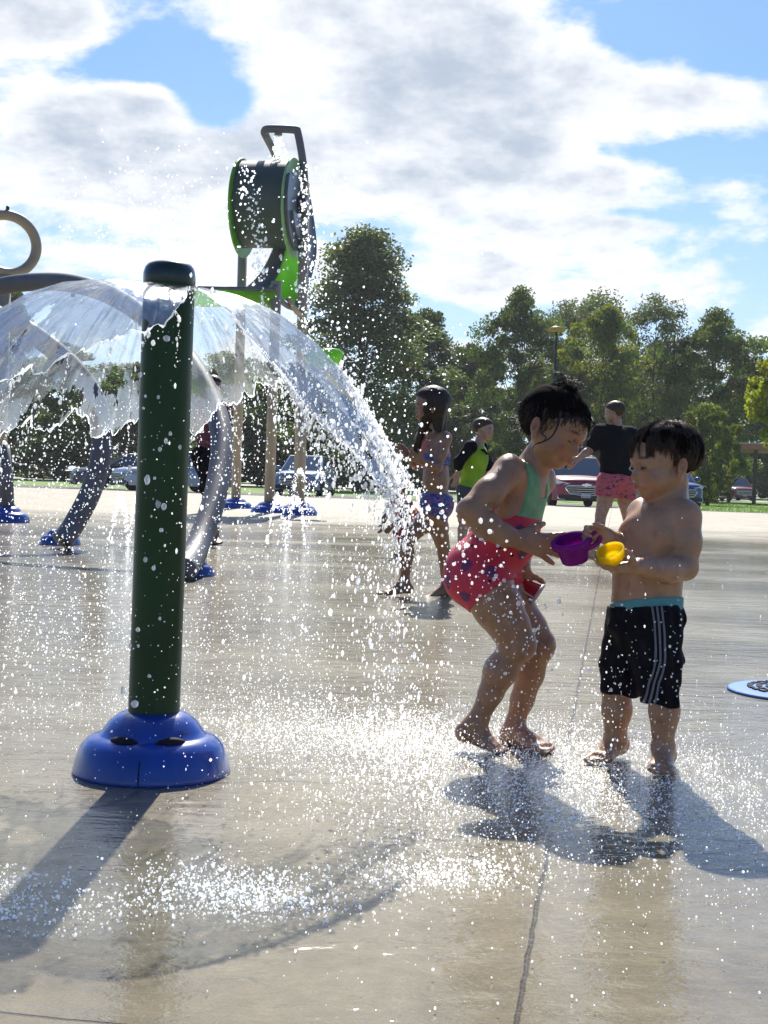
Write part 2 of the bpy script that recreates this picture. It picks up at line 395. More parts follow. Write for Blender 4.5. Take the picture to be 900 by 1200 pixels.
# ================================================================== TREES
def leafmat(name, col, tr=0.42, var=0.35):
    m, nt, out = newmat(name); L = nt.links.new
    at = N(nt, 'ShaderNodeAttribute', attribute_name='Col'); oi = N(nt, 'ShaderNodeObjectInfo')
    c = mixc(nt, 1.0, at.outputs['Color'], col, 'MULTIPLY')
    d = N(nt, 'ShaderNodeBsdfPrincipled', i_Roughness=0.55); L(c, d.inputs['Base Color'])
    t = N(nt, 'ShaderNodeBsdfTranslucent'); L(mixc(nt, 1.0, c, (1.25, 1.15, 0.5), 'MULTIPLY'), t.inputs['Color'])
    mx = N(nt, 'ShaderNodeMixShader', i_0=tr); L(d.outputs[0], mx.inputs[1]); L(t.outputs[0], mx.inputs[2]); L(mx.outputs[0], out.inputs[0])
    return m
bark = simple('bark', (0.09, 0.07, 0.055), 0.9, var=0.4, scale=3, bump=0.4, bscale=12)
LEAF = {'dark': leafmat('leaf_dark', (0.066, 0.112, 0.036)), 'mid': leafmat('leaf_mid', (0.100, 0.165, 0.040)), 'grey': leafmat('leaf_grey', (0.115, 0.165, 0.070)),
        'bright': leafmat('leaf_bright', (0.150, 0.205, 0.045), .5), 'lime': leafmat('leaf_lime', (0.22, 0.27, 0.03), .55)}

def crown_arrays(h, wdt, nclump, nleaf, leaf, rng, base=0.18, shape='round', gap=0.0):
    """leaf quads gathered into sprays at the ends of limbs through the crown's volume"""
    zs = base + (1 - base) * rng.beta(1.5, 1.25, nclump)
    t = (zs - base) / (1 - base)
    if shape == 'spire': prof = np.clip((1 - t) ** 0.55 * 1.12, 0.12, 1) * np.clip(t * 6, 0.4, 1) * rng.uniform(.7, 1.12, nclump)
    elif shape == 'tall': prof = np.sin(np.clip(t * 0.86 + 0.12, 0, 1) * math.pi) ** 0.6
    else: prof = np.sqrt(np.clip(1 - (2 * t - 0.95) ** 2, 0.05, 1))
    ang = rng.uniform(0, 6.283, nclump); rad = np.sqrt(rng.uniform(0.05, 1, nclump)) * prof * wdt / 2 * rng.uniform(0.75, 1.12, nclump)
    cc = np.c_[np.cos(ang) * rad, np.sin(ang) * rad, zs * h]
    cs = rng.uniform(0.05, 0.12, nclump) * (wdt * 0.5 + h * 0.35)
    idx = rng.integers(0, nclump, nleaf)
    d = rng.normal(0, 1, (nleaf, 3)); d /= np.linalg.norm(d, axis=1)[:, None]; d *= (rng.uniform(0, 1, nleaf) ** 0.45)[:, None]
    pos = cc[idx] + d * cs[idx][:, None] * np.array([1.1, 1.1, 0.75])
    pos[:, 2] = np.maximum(pos[:, 2], 0.15)
    a = rng.normal(0, 1, (nleaf, 3)); a /= np.linalg.norm(a, axis=1)[:, None]
    b = np.cross(a, rng.normal(0, 1, (nleaf, 3))); b /= np.linalg.norm(b, axis=1)[:, None]
    s = leaf * rng.uniform(0.6, 1.35, nleaf)[:, None]
    v = np.stack([pos - a * s, pos + b * s * .55, pos + a * s, pos - b * s * .55], axis=1).reshape(-1, 3)
    f = np.arange(nleaf * 4).reshape(-1, 4)
    tone = (rng.uniform(0.7, 1.35, nclump)[idx] * rng.uniform(0.75, 1.25, nleaf))
    warm = rng.uniform(-0.12, 0.16, nclump)[idx]
    col = np.stack([tone * (1 + warm), tone, tone * (1 - warm * .7)], axis=1)
    return v, f, np.repeat(col, 4, axis=0), cc

def make_tree(h, wdt, nclump, nleaf, leaf, mat, seed, base=0.2, shape='round', name='tree', stems=1):
    rng = np.random.default_rng(seed); t = bpy.data.objects.new(name, None); COL.objects.link(t)
    v, f, c, cc = crown_arrays(h, wdt, nclump, nleaf, leaf, rng, base, shape)
    mb = MB(); r0 = 0.014 * h + 0.03
    if name == 'bush': r0 = 0.05
    for s in range(stems):
        off = V((rng.normal(0, .06) * wdt, rng.normal(0, .06) * wdt, 0)) if stems > 1 else V((0, 0, 0))
        top = V((rng.normal(0, .10) * wdt, rng.normal(0, .10) * wdt, h * 0.88)) + off * 2
        sp = bez([off, off + V((rng.normal(0, .12), rng.normal(0, .12), h * .3)), top * .6 + off * .4 + V((rng.normal(0, .25), rng.normal(0, .25), h * .08)), top], 5)
        n = len(sp); mb.tube(sp, [(r0 / (stems ** .5)) * (1 - .9 * i / (n - 1)) * (1.5 if i == 0 else 1) for i in range(n)], 8)
        for k in rng.choice(len(cc), min(len(cc), 16 if stems == 1 else 7), replace=False):
            q = V(cc[k].tolist()); i = int(np.clip((q.z / h - .12) * .8 / .88, .12, .9) * (n - 1)); p = sp[i]
            mid = (p + q) / 2 + V((0, 0, -.03 * h)); rr = r0 * (1 - .9 * i / (n - 1)) * .5
            mb.tube(bez([p, mid, q], 4), [rr * (1 - .85 * j / 8) for j in range(9)], 5)
    mb.build('trunk', bark, t)
    link_mesh('crown' if name != 'bush' else 'foliage', v, f, mat, t, False, col=c)
    return t

def plant(proto, px, top_y, d, label, w_px=None, kind='tree', group=None, gy=None, use=False):
    """stands a tree on the ground so that its top reaches the height that the photo shows"""
    o = proto if use else copy_tree(proto)
    g = P(px, 0, d); base = -0.06
    z_top = P(px, top_y, d).z; h = z_top - base
    s = h / proto['h0']; sx = s if w_px is None else (w_px * d / F_PX) / proto['w0']
    top = P(px, top_y, d)
    o.location = (top.x, top.y, base); o.scale = (sx, sx, s); o.rotation_euler = (0, 0, random.uniform(0, 6.28))
    for k in ('h0', 'w0'):
        if k in o: del o[k]
    tag(o, label, kind, group); return o

def proto_tree(*a, **k):
    t = make_tree(*a, **k); t['h0'] = a[0]; t['w0'] = a[1]; return t
pr = {
 'spire': proto_tree(15, 8.5, 210, 44000, .098, LEAF['grey'], 1, shape='spire', base=.06),
 'oak': proto_tree(13, 9.0, 130, 34000, .115, LEAF['mid'], 2, base=.12),
 'dense': proto_tree(12, 8.0, 150, 36000, .115, LEAF['dark'], 3, base=.04, shape='tall'),
 'airy': proto_tree(13, 6.5, 120, 14000, .09, LEAF['grey'], 4, base=.25, shape='tall', stems=3),
 'bright': proto_tree(12, 6.5, 110, 22000, .115, LEAF['bright'], 5, base=.28),
 'lime': proto_tree(8, 5.0, 90, 10000, .13, LEAF['lime'], 6, base=.38),
 'shrub': proto_tree(4.5, 4.2, 110, 16000, .085, LEAF['bright'], 8, base=.05, name='tree', stems=3),
 'bush': proto_tree(3.0, 5.0, 60, 9000, .11, LEAF['dark'], 9, base=.03, name='bush', stems=3),
}
keep = dict(pr); used = set()
def T(kind, px, ty, d, label, w=None, cat='tree'):
    h0, w0 = PH[kind]
    first = kind not in used; used.add(kind)
    pr[kind]['h0'] = h0; pr[kind]['w0'] = w0
    o = copy_tree(pr[kind])
    o['h0'] = h0; o['w0'] = w0
    plant_to = o
    base = -0.06
    top = P(px, ty, d); h = top.z - base; s = h / h0; sx = s if w is None else (w * d / F_PX) / w0 * 1.28
    o.location = (top.x, top.y, base); o.scale = (sx, sx, s); o.rotation_euler = (0, 0, random.uniform(0, 6.28))
    del o['h0']; del o['w0']
    return tag(o, label, cat)
PH = {k: (v['h0'], v['w0']) for k, v in pr.items()}
T('spire', 430, 272, 80, 'tallest dense grey-green tree with a ragged pointed top, beside the dumping bucket tower', 185)
T('dense', 500, 362, 88, 'dark rounded tree next to the tall pointed tree, behind the girl in the bikini', 90)
T('dense', 553, 405, 96, 'low dark tree in the dip of the treeline behind the child in the lime shirt', 90)
T('oak', 612, 343, 84, 'broad tree rising just beside the lamp post in the treeline', 100)
T('airy', 665, 358, 92, 'thin open tree with sky showing through, directly behind the lamp post', 90)
T('bright', 712, 362, 78, 'brighter yellow-green tree above the person in the black shirt', 82)
T('airy', 700, 346, 96, 'wispy grey tree whose top shows over the bright yellow-green tree', 110)
T('airy', 770, 350, 84, 'tall feathery tree with slender bare stems above the small boy', 95)
T('oak', 842, 368, 82, 'wide full tree with sunlit tips, behind the round shrub', 120)
T('dense', 783, 405, 100, 'dark tree filling the gap between the feathery tree and the wide sunlit tree', 110)
T('dense', 655, 420, 100, 'dark low tree behind the head of the girl in the watermelon swimsuit', 120)
T('dense', 735, 430, 102, 'dark low tree behind the person in the black shirt', 120)
T('dense', 885, 428, 113, 'dark tree behind the lime-green foliage at the edge of the photo', 90)
T('lime', 926, 402, 44, 'lime-green tree with glowing leaves cut by the edge of the photo', 74)
T('shrub', 832, 474, 62, 'round multi-stemmed light green shrub tree beside the far red-bonneted car', 64)
T('dense', 12, 338, 95, 'conifer-like dark tree behind the beige ring', 70)
T('oak', 75, 405, 90, 'tree seen through the water on the outer side of the green post', 130)
T('dense', 145, 425, 94, 'dark tree seen through the water just behind the green post', 110)
T('oak', 262, 415, 88, 'leafy tree behind the grey arch and the person in the maroon shirt', 120)
T('dense', 330, 425, 92, 'dark tree behind the beige legs of the bucket tower', 110)
T('dense', 395, 440, 100, 'dark low tree under the pointed tree, behind the green bowl', 110)
T('bush', 834, 556, 70, 'dark low bush under the round shrub, beside the far red-bonneted car', 34, 'bush')
T('bush', 905, 528, 106, 'dark bush under the red-edged shelter roof', 60, 'bush')
T('bush', 775, 520, 80, 'dark bush behind the small boy, next to the round shrub', 90, 'bush')
T('bush', 700, 515, 92, 'dark bush behind the maroon car', 110, 'bush')
T('bush', 600, 520, 92, 'dark bush between the child in lime and the girl in the watermelon swimsuit', 110, 'bush')
T('bush', 520, 525, 94, 'dark bush behind the girl in the bikini', 110, 'bush')
T('bush', 420, 528, 94, 'dark bush behind the thickest of the spray', 120, 'bush')
T('bush', 310, 530, 92, 'dark bush low between the legs of the bucket tower', 110, 'bush')
T('bush', 215, 530, 92, 'dark bush low beside the green post', 100, 'bush')
T('bush', 60, 525, 94, 'dark bush behind the silver car', 130, 'bush')
for t in pr.values():
    for ch in list(t.children): bpy.data.objects.remove(ch)
    bpy.data.objects.remove(t)
# the wood behind: one far mass
wv, wf, wc = [], [], []; nf = 0
for i in range(46):
    rng = np.random.default_rng(100 + i)
    x = -75 + i * 3.4 + rng.uniform(-1, 1); h = rng.uniform(8.5, 11.5); v, f, c, _ = crown_arrays(h, 9.0, 60, 3800, .27, rng, .0, 'tall')
    v = v + np.array([x, 125 + rng.uniform(-6, 6), -.35]); wv.append(v); wf.append(f + nf); wc.append(c); nf += len(v)
tag(link_mesh('woodland', np.concatenate(wv), np.concatenate(wf), LEAF['dark'], None, False, col=np.concatenate(wc)), 'dark mass of woodland behind the row of trees', 'woodland', kind='stuff')
# ================================================================== AIR: spray and summer haze between us and the trees
hm = bpy.data.materials.new('air_haze'); hm.use_nodes = True; hn = hm.node_tree; hn.nodes.clear()
ho = hn.nodes.new('ShaderNodeOutputMaterial'); hv_ = hn.nodes.new('ShaderNodeVolumePrincipled'); hv_.inputs['Color'].default_value = (.92, .95, 1, 1); hv_.inputs['Density'].default_value = 0.00032; hv_.inputs['Anisotropy'].default_value = 0.35
hn.links.new(hv_.outputs[0], ho.inputs['Volume'])
hz_ = MB().box((0, 500, 10.3), (1250, 1450, 24)); tag(hz_.build('haze', hm, None, False), 'thin bright haze in the air before the trees', 'haze', kind='stuff')
# ================================================================== PLAY EQUIPMENT
green_steel = simple('dark_green_paint', (0.020, 0.056, 0.014), 0.42, var=0.2, scale=5, coat=0.12, spec=.25, bump=0.05, bscale=25)
blue_plastic = simple('blue_plastic', (0.008, 0.055, 0.34), 0.30, var=0.22, scale=9, coat=0.7, spec=.35, bump=0.05, bscale=30)
black_cap = simple('black_cap', (0.014, 0.028, 0.014), 0.3, var=0.2, coat=0.5)
void = simple('dark_slot', (0.004, 0.005, 0.012), 0.8)
grey_steel = simple('grey_paint', (0.15, 0.15, 0.165), 0.55, var=0.12, scale=4, coat=0.0, spec=.3)
beige_steel = simple('beige_paint', (0.36, 0.29, 0.20), 0.45, var=0.1, scale=4, coat=0.2)

PD = 3.07
POST = G(178, 903); POST = P(178, 903, PD); POST.z = 0
PTOP = P(198, 343, PD)
def foot_cover(parent, c, r, h, mat, slots=True, name='base'):
    """domed two-tier blue cover with a flared rim"""
    prof = [(r * .995, 0), (r, .02 * h), (r * .985, .10 * h), (r * .955, .26 * h), (r * .90, .44 * h), (r * .82, .55 * h), (r * .74, .60 * h), (r * .70, .615 * h),
            (r * .665, .63 * h), (r * .62, .72 * h), (r * .55, .84 * h), (r * .45, .94 * h), (r * .36, .99 * h), (r * .30, 1.0 * h)]
    mb = MB().lathe(prof, c, 48)
    return mb.build(name, mat, parent, origin=parent.location)

wp = thing('water_post', 'dark green steel post on a blue domed base, fountaining an umbrella of water', 'water post', POST)
ax = PTOP - POST
tilt = V((ax.x, ax.y, 0))
post_r = .0575
PZ = PTOP.z + .018
def on_post(z): return POST + V((tilt.x * z / PTOP.z, tilt.y * z / PTOP.z, z))
mb = MB().tube([on_post(.10), on_post(.4), on_post(.8), on_post(PZ)], post_r, 40); mb.build('pole', green_steel, wp, origin=POST, autosmooth=40)
ct = on_post(PZ + .001)
prof = [(post_r * .98, -.004), (post_r * 1.01, 0), (post_r * 1.02, .012), (post_r * 1.01, .024), (post_r * .95, .036), (post_r * .84, .044), (post_r * .62, .049), (post_r * .42, .046), (.001, .045)]
MB().lathe(prof, ct, 40).build('cap', black_cap, wp, origin=POST)
base = foot_cover(wp, POST, .176, .136, blue_plastic)
# dish the base around the vents, and two dark vent slots with a bright lip
for az in (-112, -62):
    a = R(az); rr = .176 * .69
    cpos = POST + V((math.cos(a) * rr * 1.0, math.sin(a) * rr * 1.0, .136 * .63))
    t = V((-math.sin(a), math.cos(a), 0)); o = V((math.cos(a), math.sin(a), 0))
    pts = [cpos + t * (.034 * q) - o * (.034 * q) ** 2 * 4 for q in (-1, -.7, -.3, 0, .3, .7, 1)]
    rad = [.002, .007, .0105, .0115, .0105, .007, .002]
    MB().tube(pts, rad, 12).build('vent', void, base)
for az in (-90, 30, 150):      # mould seams
    a = R(az); d = V((math.cos(a), math.sin(a), 0))
    MB().tube([POST + d * .1765 + V((0, 0, .004)), POST + d * .174 + V((0, 0, .03)), POST + d * .1645 + V((0, 0, .055))], .0012, 6).build('seam', void, base)
for o in base.children: o.data.transform(Matrix.Translation(-POST))

# drain cover set flush in the concrete
dc = G(938, 812)
dr = thing('drain_cover', 'round pale blue drain cover with rings of dark slots, flush with the wet concrete', 'drain cover', dc)
drain_blue = simple('pale_blue_plastic', (0.12, 0.26, 0.62), 0.6, var=0.1, spec=.12)
MB().lathe([(.235, .001), (.24, .004), (.232, .009), (.15, .014), (.02, .016), (.001, .016)], dc, 56).build('plate', drain_blue, dr, origin=dc)
sl = MB()
for ri, (rr, n) in enumerate(((.165, 26), (.135, 22), (.105, 17), (.075, 12), (.045, 7))):
    for k in range(n):
        a0 = 6.283 * (k + .5 * (ri % 2)) / n; da = 6.283 / n * .31
        pts = [V((math.cos(a0 + q * da) * r2, math.sin(a0 + q * da) * r2, 0)) for r2, qs in ((rr - .009, (-1, 0, 1)), (rr + .009, (1, 0, -1))) for q in qs]
        sl.prism(pts, V((0, 0, .0125 + (.165 - rr) * .02)) + dc, V((0, 0, .0175 + (.165 - rr) * .006)) + dc)
sl.build('slot', void, dr, False, origin=dc)

# ---- two grey spray hoops
def spray_hoop(pts_px, d0, d1, rad, label, foot_px, foot_r):
    n = len(pts_px); g = G(*foot_px)
    t = thing('spray_hoop', label, 'spray hoop', g, 'grey spray hoops')
    pts = [P(x, y, d0 + (d1 - d0) * i / (n - 1)) for i, (x, y) in enumerate(pts_px)]
    pts[-1] = V((pts[-1].x, pts[-1].y, .06))
    MB().tube(bez(pts, 8), rad, 20).build('hoop', grey_steel, t, origin=g)
    foot_cover(t, g, foot_r, foot_r * .75, blue_plastic)
    for q in (.25, .4, .55):
        p = bez(pts, 8)[int(q * (n - 1) * 8)]; MB().lathe([(.02, -.03), (.02, 0), (.012, .012)], p + V((0, 0, -rad - .005)), 10).build('nozzle', black_cap, t, origin=g)
    return t
spray_hoop([(-175, 560), (-150, 470), (-95, 390), (-20, 342), (60, 330), (125, 344), (180, 380), (228, 432), (258, 500), (254, 572), (232, 640), (214, 684)], 14.5, 8.5, .082,
           'grey spray hoop curving down behind the green post to a blue foot', (226, 674), .15)
spray_hoop([(-200, 500), (-160, 420), (-100, 372), (-40, 362), (15, 378), (75, 420), (112, 470), (119, 525), (108, 572), (88, 612), (72, 645)], 12.6, 11.6, .092,
           'farther grey spray hoop bending in to its blue foot, seen through the water', (70, 638), .185)
# a third blue foot half hidden at the edge
g = G(8, 612); t = thing('spray_column', 'short dark spray column on a blue foot at the edge of the photo', 'spray column', g)
MB().tube([g + V((0, 0, .05)), g + V((-.02, 0, .5)), g + V((-.08, 0, .95))], .09, 18).build('pole', grey_steel, t, origin=g); foot_cover(t, g, .28, .2, blue_plastic)

# ---- beige ring on a pole
rd = 22.0; rc = P(8, 286, rd); g = V((rc.x - .05, rc.y, 0))
t = thing('ring_sprayer', 'beige ring sprayer on a tall beige pole', 'ring sprayer', g)
ux = V((.80, .60, 0)); pts = [rc + ux * (math.cos(a) * .50) + V((0, 0, math.sin(a) * .465)) for a in [6.28318 * k / 48 for k in range(48)]]
MB().tube(pts, .085, 16, closed=True).build('ring', beige_steel, t, origin=g)
MB().tube([g, V((g.x, g.y, rc.z - .50))], .13, 20).build('pole', beige_steel, t, origin=g)
foot_cover(t, g, .3, .2, blue_plastic)
MB().lathe([(.03, 0), (.03, .05), (.015, .07)], rc + V((0, 0, .545)), 10).build('nozzle', black_cap, t, origin=g)

# ---- dumping bucket tower
TD = 26.0
k = TD / F_PX
dark_drum = simple('dark_green_drum', (0.045, 0.070, 0.060), 0.45, var=0.12, scale=2, bump=.05, bscale=6)
lime_pl = simple('lime_plastic', (0.27, 0.62, 0.045), 0.35, var=0.1, scale=2, coat=.2, trans=.6)
pale_pl = simple('pale_green_disc', (0.40, 0.62, 0.33), 0.4, var=0.1, coat=.3, trans=.4)
lime_dk = simple('lime_disc', (0.16, 0.46, 0.05), 0.4, var=0.1, coat=.3, trans=.3)
slate = simple('slate_plastic', (0.085, 0.10, 0.13), 0.4, var=0.1, coat=.2)
chute = simple('slate_shell', (0.11, 0.125, 0.17), 0.42, var=0.1, scale=2, coat=.2)
cen = G(330, 598.5)
cen = P(330, 598, TD); cen.z = 0
tw = thing('bucket_tower', 'tall dumping bucket tower with a dark drum, lime chute and beige poles', 'water tower', cen)
def tp(px, py, dd=0.0): return P(px, py, TD + dd)
for (bx_, tx, ty, dd) in ((278, 285, 270, 1.6), (314, 324, 330, -1.0), (358, 357, 215, 0.0)):
    top = tp(tx, ty, dd); bot = tp(bx_, 598, dd); bot.z = 0
    bot.x = top.x + (bot.x - top.x) * .35
    MB().tube([bot, top], .095, 16).build('pole', beige_steel, tw, origin=cen)
    fo = foot_cover(tw, bot, .34, .2, blue_plastic, name='foot')
# drum: an axis running right and away from us
c0 = tp(287, 240, .05); c1 = tp(343, 240, -.12); Ld = (c1 - c0).length
rD = 50 * k; rd_ = 51 * k
dax = (c1 - c0).normalized(); rotd = dax.to_track_quat('Z', 'Y').to_matrix()
MB().lathe([(rD * .30, 0), (rD, 0), (rD, .02), (rD * 1.0, Ld - .02), (rD, Ld), (rD * .3, Ld)], c0, 64, rotd).build('bucket', dark_drum, tw, origin=cen, autosmooth=35)
for nm, c, m_, s in (('end_disc', c0, lime_dk, -1), ('end_disc', c1, pale_pl, 1)):
    r1 = 57 * k
    MB().lathe([(r1, -.02), (r1 * 1.01, 0), (r1, .02)], c + dax * s * .035 - V((0, 0, 4 * k)), 64, rotd).build(nm, m_, tw, origin=cen, autosmooth=35)
# weighted slate half discs and hub on the outer end
c2 = c1 + dax * .075
side = rotd @ V((1, 0, 0)); upv = rotd @ V((0, 1, 0))
def half(r, a0, a1, off, th, m_, nm):
    pts = [c2 + (side * math.cos(R(a)) + upv * math.sin(R(a))) * r for a in range(a0, a1 + 1, 8)]
    MB().prism(pts, dax * off, dax * (off + th)).build(nm, m_, tw, False, origin=cen)
half(53 * k, 150, 400, .0, .05, slate, 'end_plate'); half(40 * k, 200, 340, .055, .05, chute, 'weight_plate')
MB().lathe([(.16, 0), (.16, .16), (.1, .2)], c2, 20, rotd).build('hub', black_cap, tw, origin=cen)
# filling pipe over the drum
MB().tube(bez([tp(357, 216, 0), tp(355, 190, 0), tp(349, 156, 0), tp(344, 152, 0), tp(316, 151, 0), tp(310, 154, .1), tp(312, 160, .3), tp(322, 180, 1.2), tp(331, 205, 1.9), tp(334, 215, 2.0)], 5), .075, 14).build('fill_pipe', grey_steel, tw, origin=cen)
MB().tube([tp(326, 152), tp(326, 158)], [.05, .08], 12).build('spout', grey_steel, tw, origin=cen)
# slate and lime scoop below the drum: a curved trough with depth
def strip(name, left, right, th, mat, thick_dir):
    l = bez(left, 6); r = bez(right, 6); n = len(l); v = []; f = []
    m_ = 7
    for i in range(n):
        for j in range(m_):
            t_ = j / (m_ - 1); sag = math.sin(t_ * math.pi) * .10
            v.append(l[i].lerp(r[i], t_) + thick_dir * sag)
    o = len(v)
    v += [p + thick_dir * th for p in v]
    for i in range(n - 1):
        for j in range(m_ - 1):
            a = i * m_ + j; f.append((a, a + 1, a + m_ + 1, a + m_)); f.append((o + a, o + a + m_, o + a + m_ + 1, o + a + 1))
    for i in range(n - 1):
        for j in (0, m_ - 1):
            a = i * m_ + j; f.append((a, a + m_, o + a + m_, o + a))
    for i in (0, n - 1):
        for j in range(m_ - 1): a = i * m_ + j; f.append((a, o + a, o + a + 1, a + 1))
    mb = MB(); mb.add(v, f); return mb.build(name, mat, tw, True, origin=cen, autosmooth=50)
aw = V((0, 1, 0))
strip('chute_side', [tp(322, 286, .2), tp(312, 308, .2), tp(300, 326, .1), tp(284, 340, 0)], [tp(336, 286, .3), tp(330, 308, .3), tp(322, 328, .2), tp(306, 344, .1)], .06, chute, aw)
strip('chute_bed', [tp(336, 286, .3), tp(330, 308, .3), tp(321, 328, .2), tp(312, 340, .1)], [tp(358, 284, .9), tp(358, 312, .9), tp(353, 338, .6), tp(346, 357, .3)], .06, lime_pl, aw)
strip('chute_shell', [tp(352, 196, 1.2), tp(357, 240, 1.2), tp(360, 290, 1.2), tp(352, 345, 1.0)], [tp(360, 212, 1.6), tp(367, 250, 1.6), tp(371, 295, 1.6), tp(362, 335, 1.4)], .08, chute, aw)
# lime trough running across to the left
gut = []
for i in range(9):
    px = 214 + (326 - 214) * i / 8; cc = tp(px, 340 + (px - 214) * .018, -.8)
    gut.append([cc + V((0, math.cos(a) * .34, math.sin(a) * .30)) for a in [R(180 + 180 * j / 10) for j in range(11)]])
v = [p for row in gut for p in row]; f = [(i * 11 + j, i * 11 + j + 1, (i + 1) * 11 + j + 1, (i + 1) * 11 + j) for i in range(8) for j in range(10)]
mb = MB(); mb.add(v, f); o = mb.build('trough', lime_pl, tw, origin=cen); md = o.modifiers.new('th', 'SOLIDIFY'); md.thickness = .04
for s in (-.34, .34):
    MB().tube([tp(214, 340, -.8) + V((0, s, 0)), tp(326, 342, -.8) + V((0, s, 0))], .035, 8).build('trough_rail', slate, tw, origin=cen)
MB().tube(bez([tp(324, 340, -.8) + V((0, -.36, .02)), tp(328, 350, -.8), tp(336, 358, -.5), tp(346, 361, -.2), tp(350, 350, .1)], 5), .05, 8).build('trough_lip', grey_steel, tw, origin=cen)
MB().tube([tp(357, 372, 0), tp(348, 366, -.3), tp(338, 350, -.6)], .05, 8).build('brace', beige_steel, tw, origin=cen)
# lime spinning bowl on its own beige pole
bc = P(380, 420, 24); g = V((bc.x - .35, bc.y, 0))
t = thing('tipping_bowl', 'small lime green tipping bowl on a beige pole, below the dark drum', 'tipping bowl', g)
rot = Matrix.Rotation(R(-10), 3, 'Y')
MB().lathe([(.02, -.17), (.22, -.15), (.32, -.04), (.345, .04), (.30, .12), (.15, .16), (.001, .165)], bc, 32, rot).build('bowl', lime_pl, t, origin=g)
MB().tube([g, V((g.x, g.y, bc.z - .1))], .08, 14).build('pole', beige_steel, t, origin=g); foot_cover(t, g, .32, .2, blue_plastic, name='foot')
MB().tube([V((g.x, g.y, bc.z - .12)), bc + V((0, 0, -.1))], .05, 10).build('arm', beige_steel, t, origin=g)

# ---- lamp post in the trees
ld = 66; lt = P(652, 388, ld); g = V((lt.x, lt.y, -.05))
t = thing('street_lamp', 'dark lamp post with a flat glowing-edged head among the trees', 'lamp post', g)
dk = simple('black_paint', (0.015, 0.015, 0.015), .5)
MB().tube([g, lt], [.09, .06], 10).build('pole', dk, t, origin=g)
MB().lathe([(.12, -.05), (.42, 0), (.42, .10), (.2, .22), (.001, .25)], lt, 20).build('lamp_head', simple('amber_lamp_glass', (.55, .42, .12), .4, trans=.5), t, origin=g)

# ---- red-edged shelter roof at the edge of the photo
sd_ = 70; a = P(869, 520, sd_); b = P(960, 521, sd_); g = V(((a.x + b.x) / 2 + 3, a.y + 3, -.05))
t = thing('picnic_shelter', 'open shelter with a red-brown roof edge at the edge of the photo', 'shelter', g)
redroof = simple('red_roof', (0.50, 0.15, 0.12), .5, var=.15); 
zt = a.z; x0 = a.x; x1 = x0 + 9
mb = MB().box(((x0 + x1) / 2, a.y + 3.2, zt - .14), (x1 - x0, 6.4, .28)); mb.build('fascia', redroof, t, False, origin=g)
mb = MB(); mb.prism([V((x0 - .15, a.y - .1, zt + .003)), V((x1 + .15, a.y - .1, zt + .003)), V((x1 + .15, a.y + 6.5, zt + .003)), V((x0 - .15, a.y + 6.5, zt + .003))], V((0, 0, 0)), V((0, 0, .06)))
mb.build('roof', simple('pale_roof_metal', (.55, .48, .44), .4, var=.1), t, False, origin=g)
for xx in (x0 + .9, x1 - .9):
    for yy in (a.y + .6, a.y + 5.8): MB().box((xx, yy, zt / 2 - .17), (.16, .16, zt - .23)).build('post', simple('brown_timber', (.10, .065, .045), .8), t, False, origin=g)
# ================================================================== CARS
glass_dark = simple('car_glass', (0.06, 0.085, 0.11), 0.06, var=0.05, coat=1.0, spec=0.8)
tyre_m = simple('tyre_rubber', (0.012, 0.012, 0.013), 0.8); rim_m = simple('alloy', (0.45, 0.45, 0.47), 0.3, metal=.8)
chrome = simple('chrome', (0.75, 0.75, 0.77), 0.15, metal=1.0); blackp = simple('black_plastic', (0.012, 0.012, 0.013), 0.5)
lens = simple('lamp_lens', (0.62, 0.66, 0.70), 0.12, var=.2, scale=14, coat=1.0); plate_m = simple('number_plate', (0.42, 0.42, 0.42), 0.5, var=.3, scale=30)

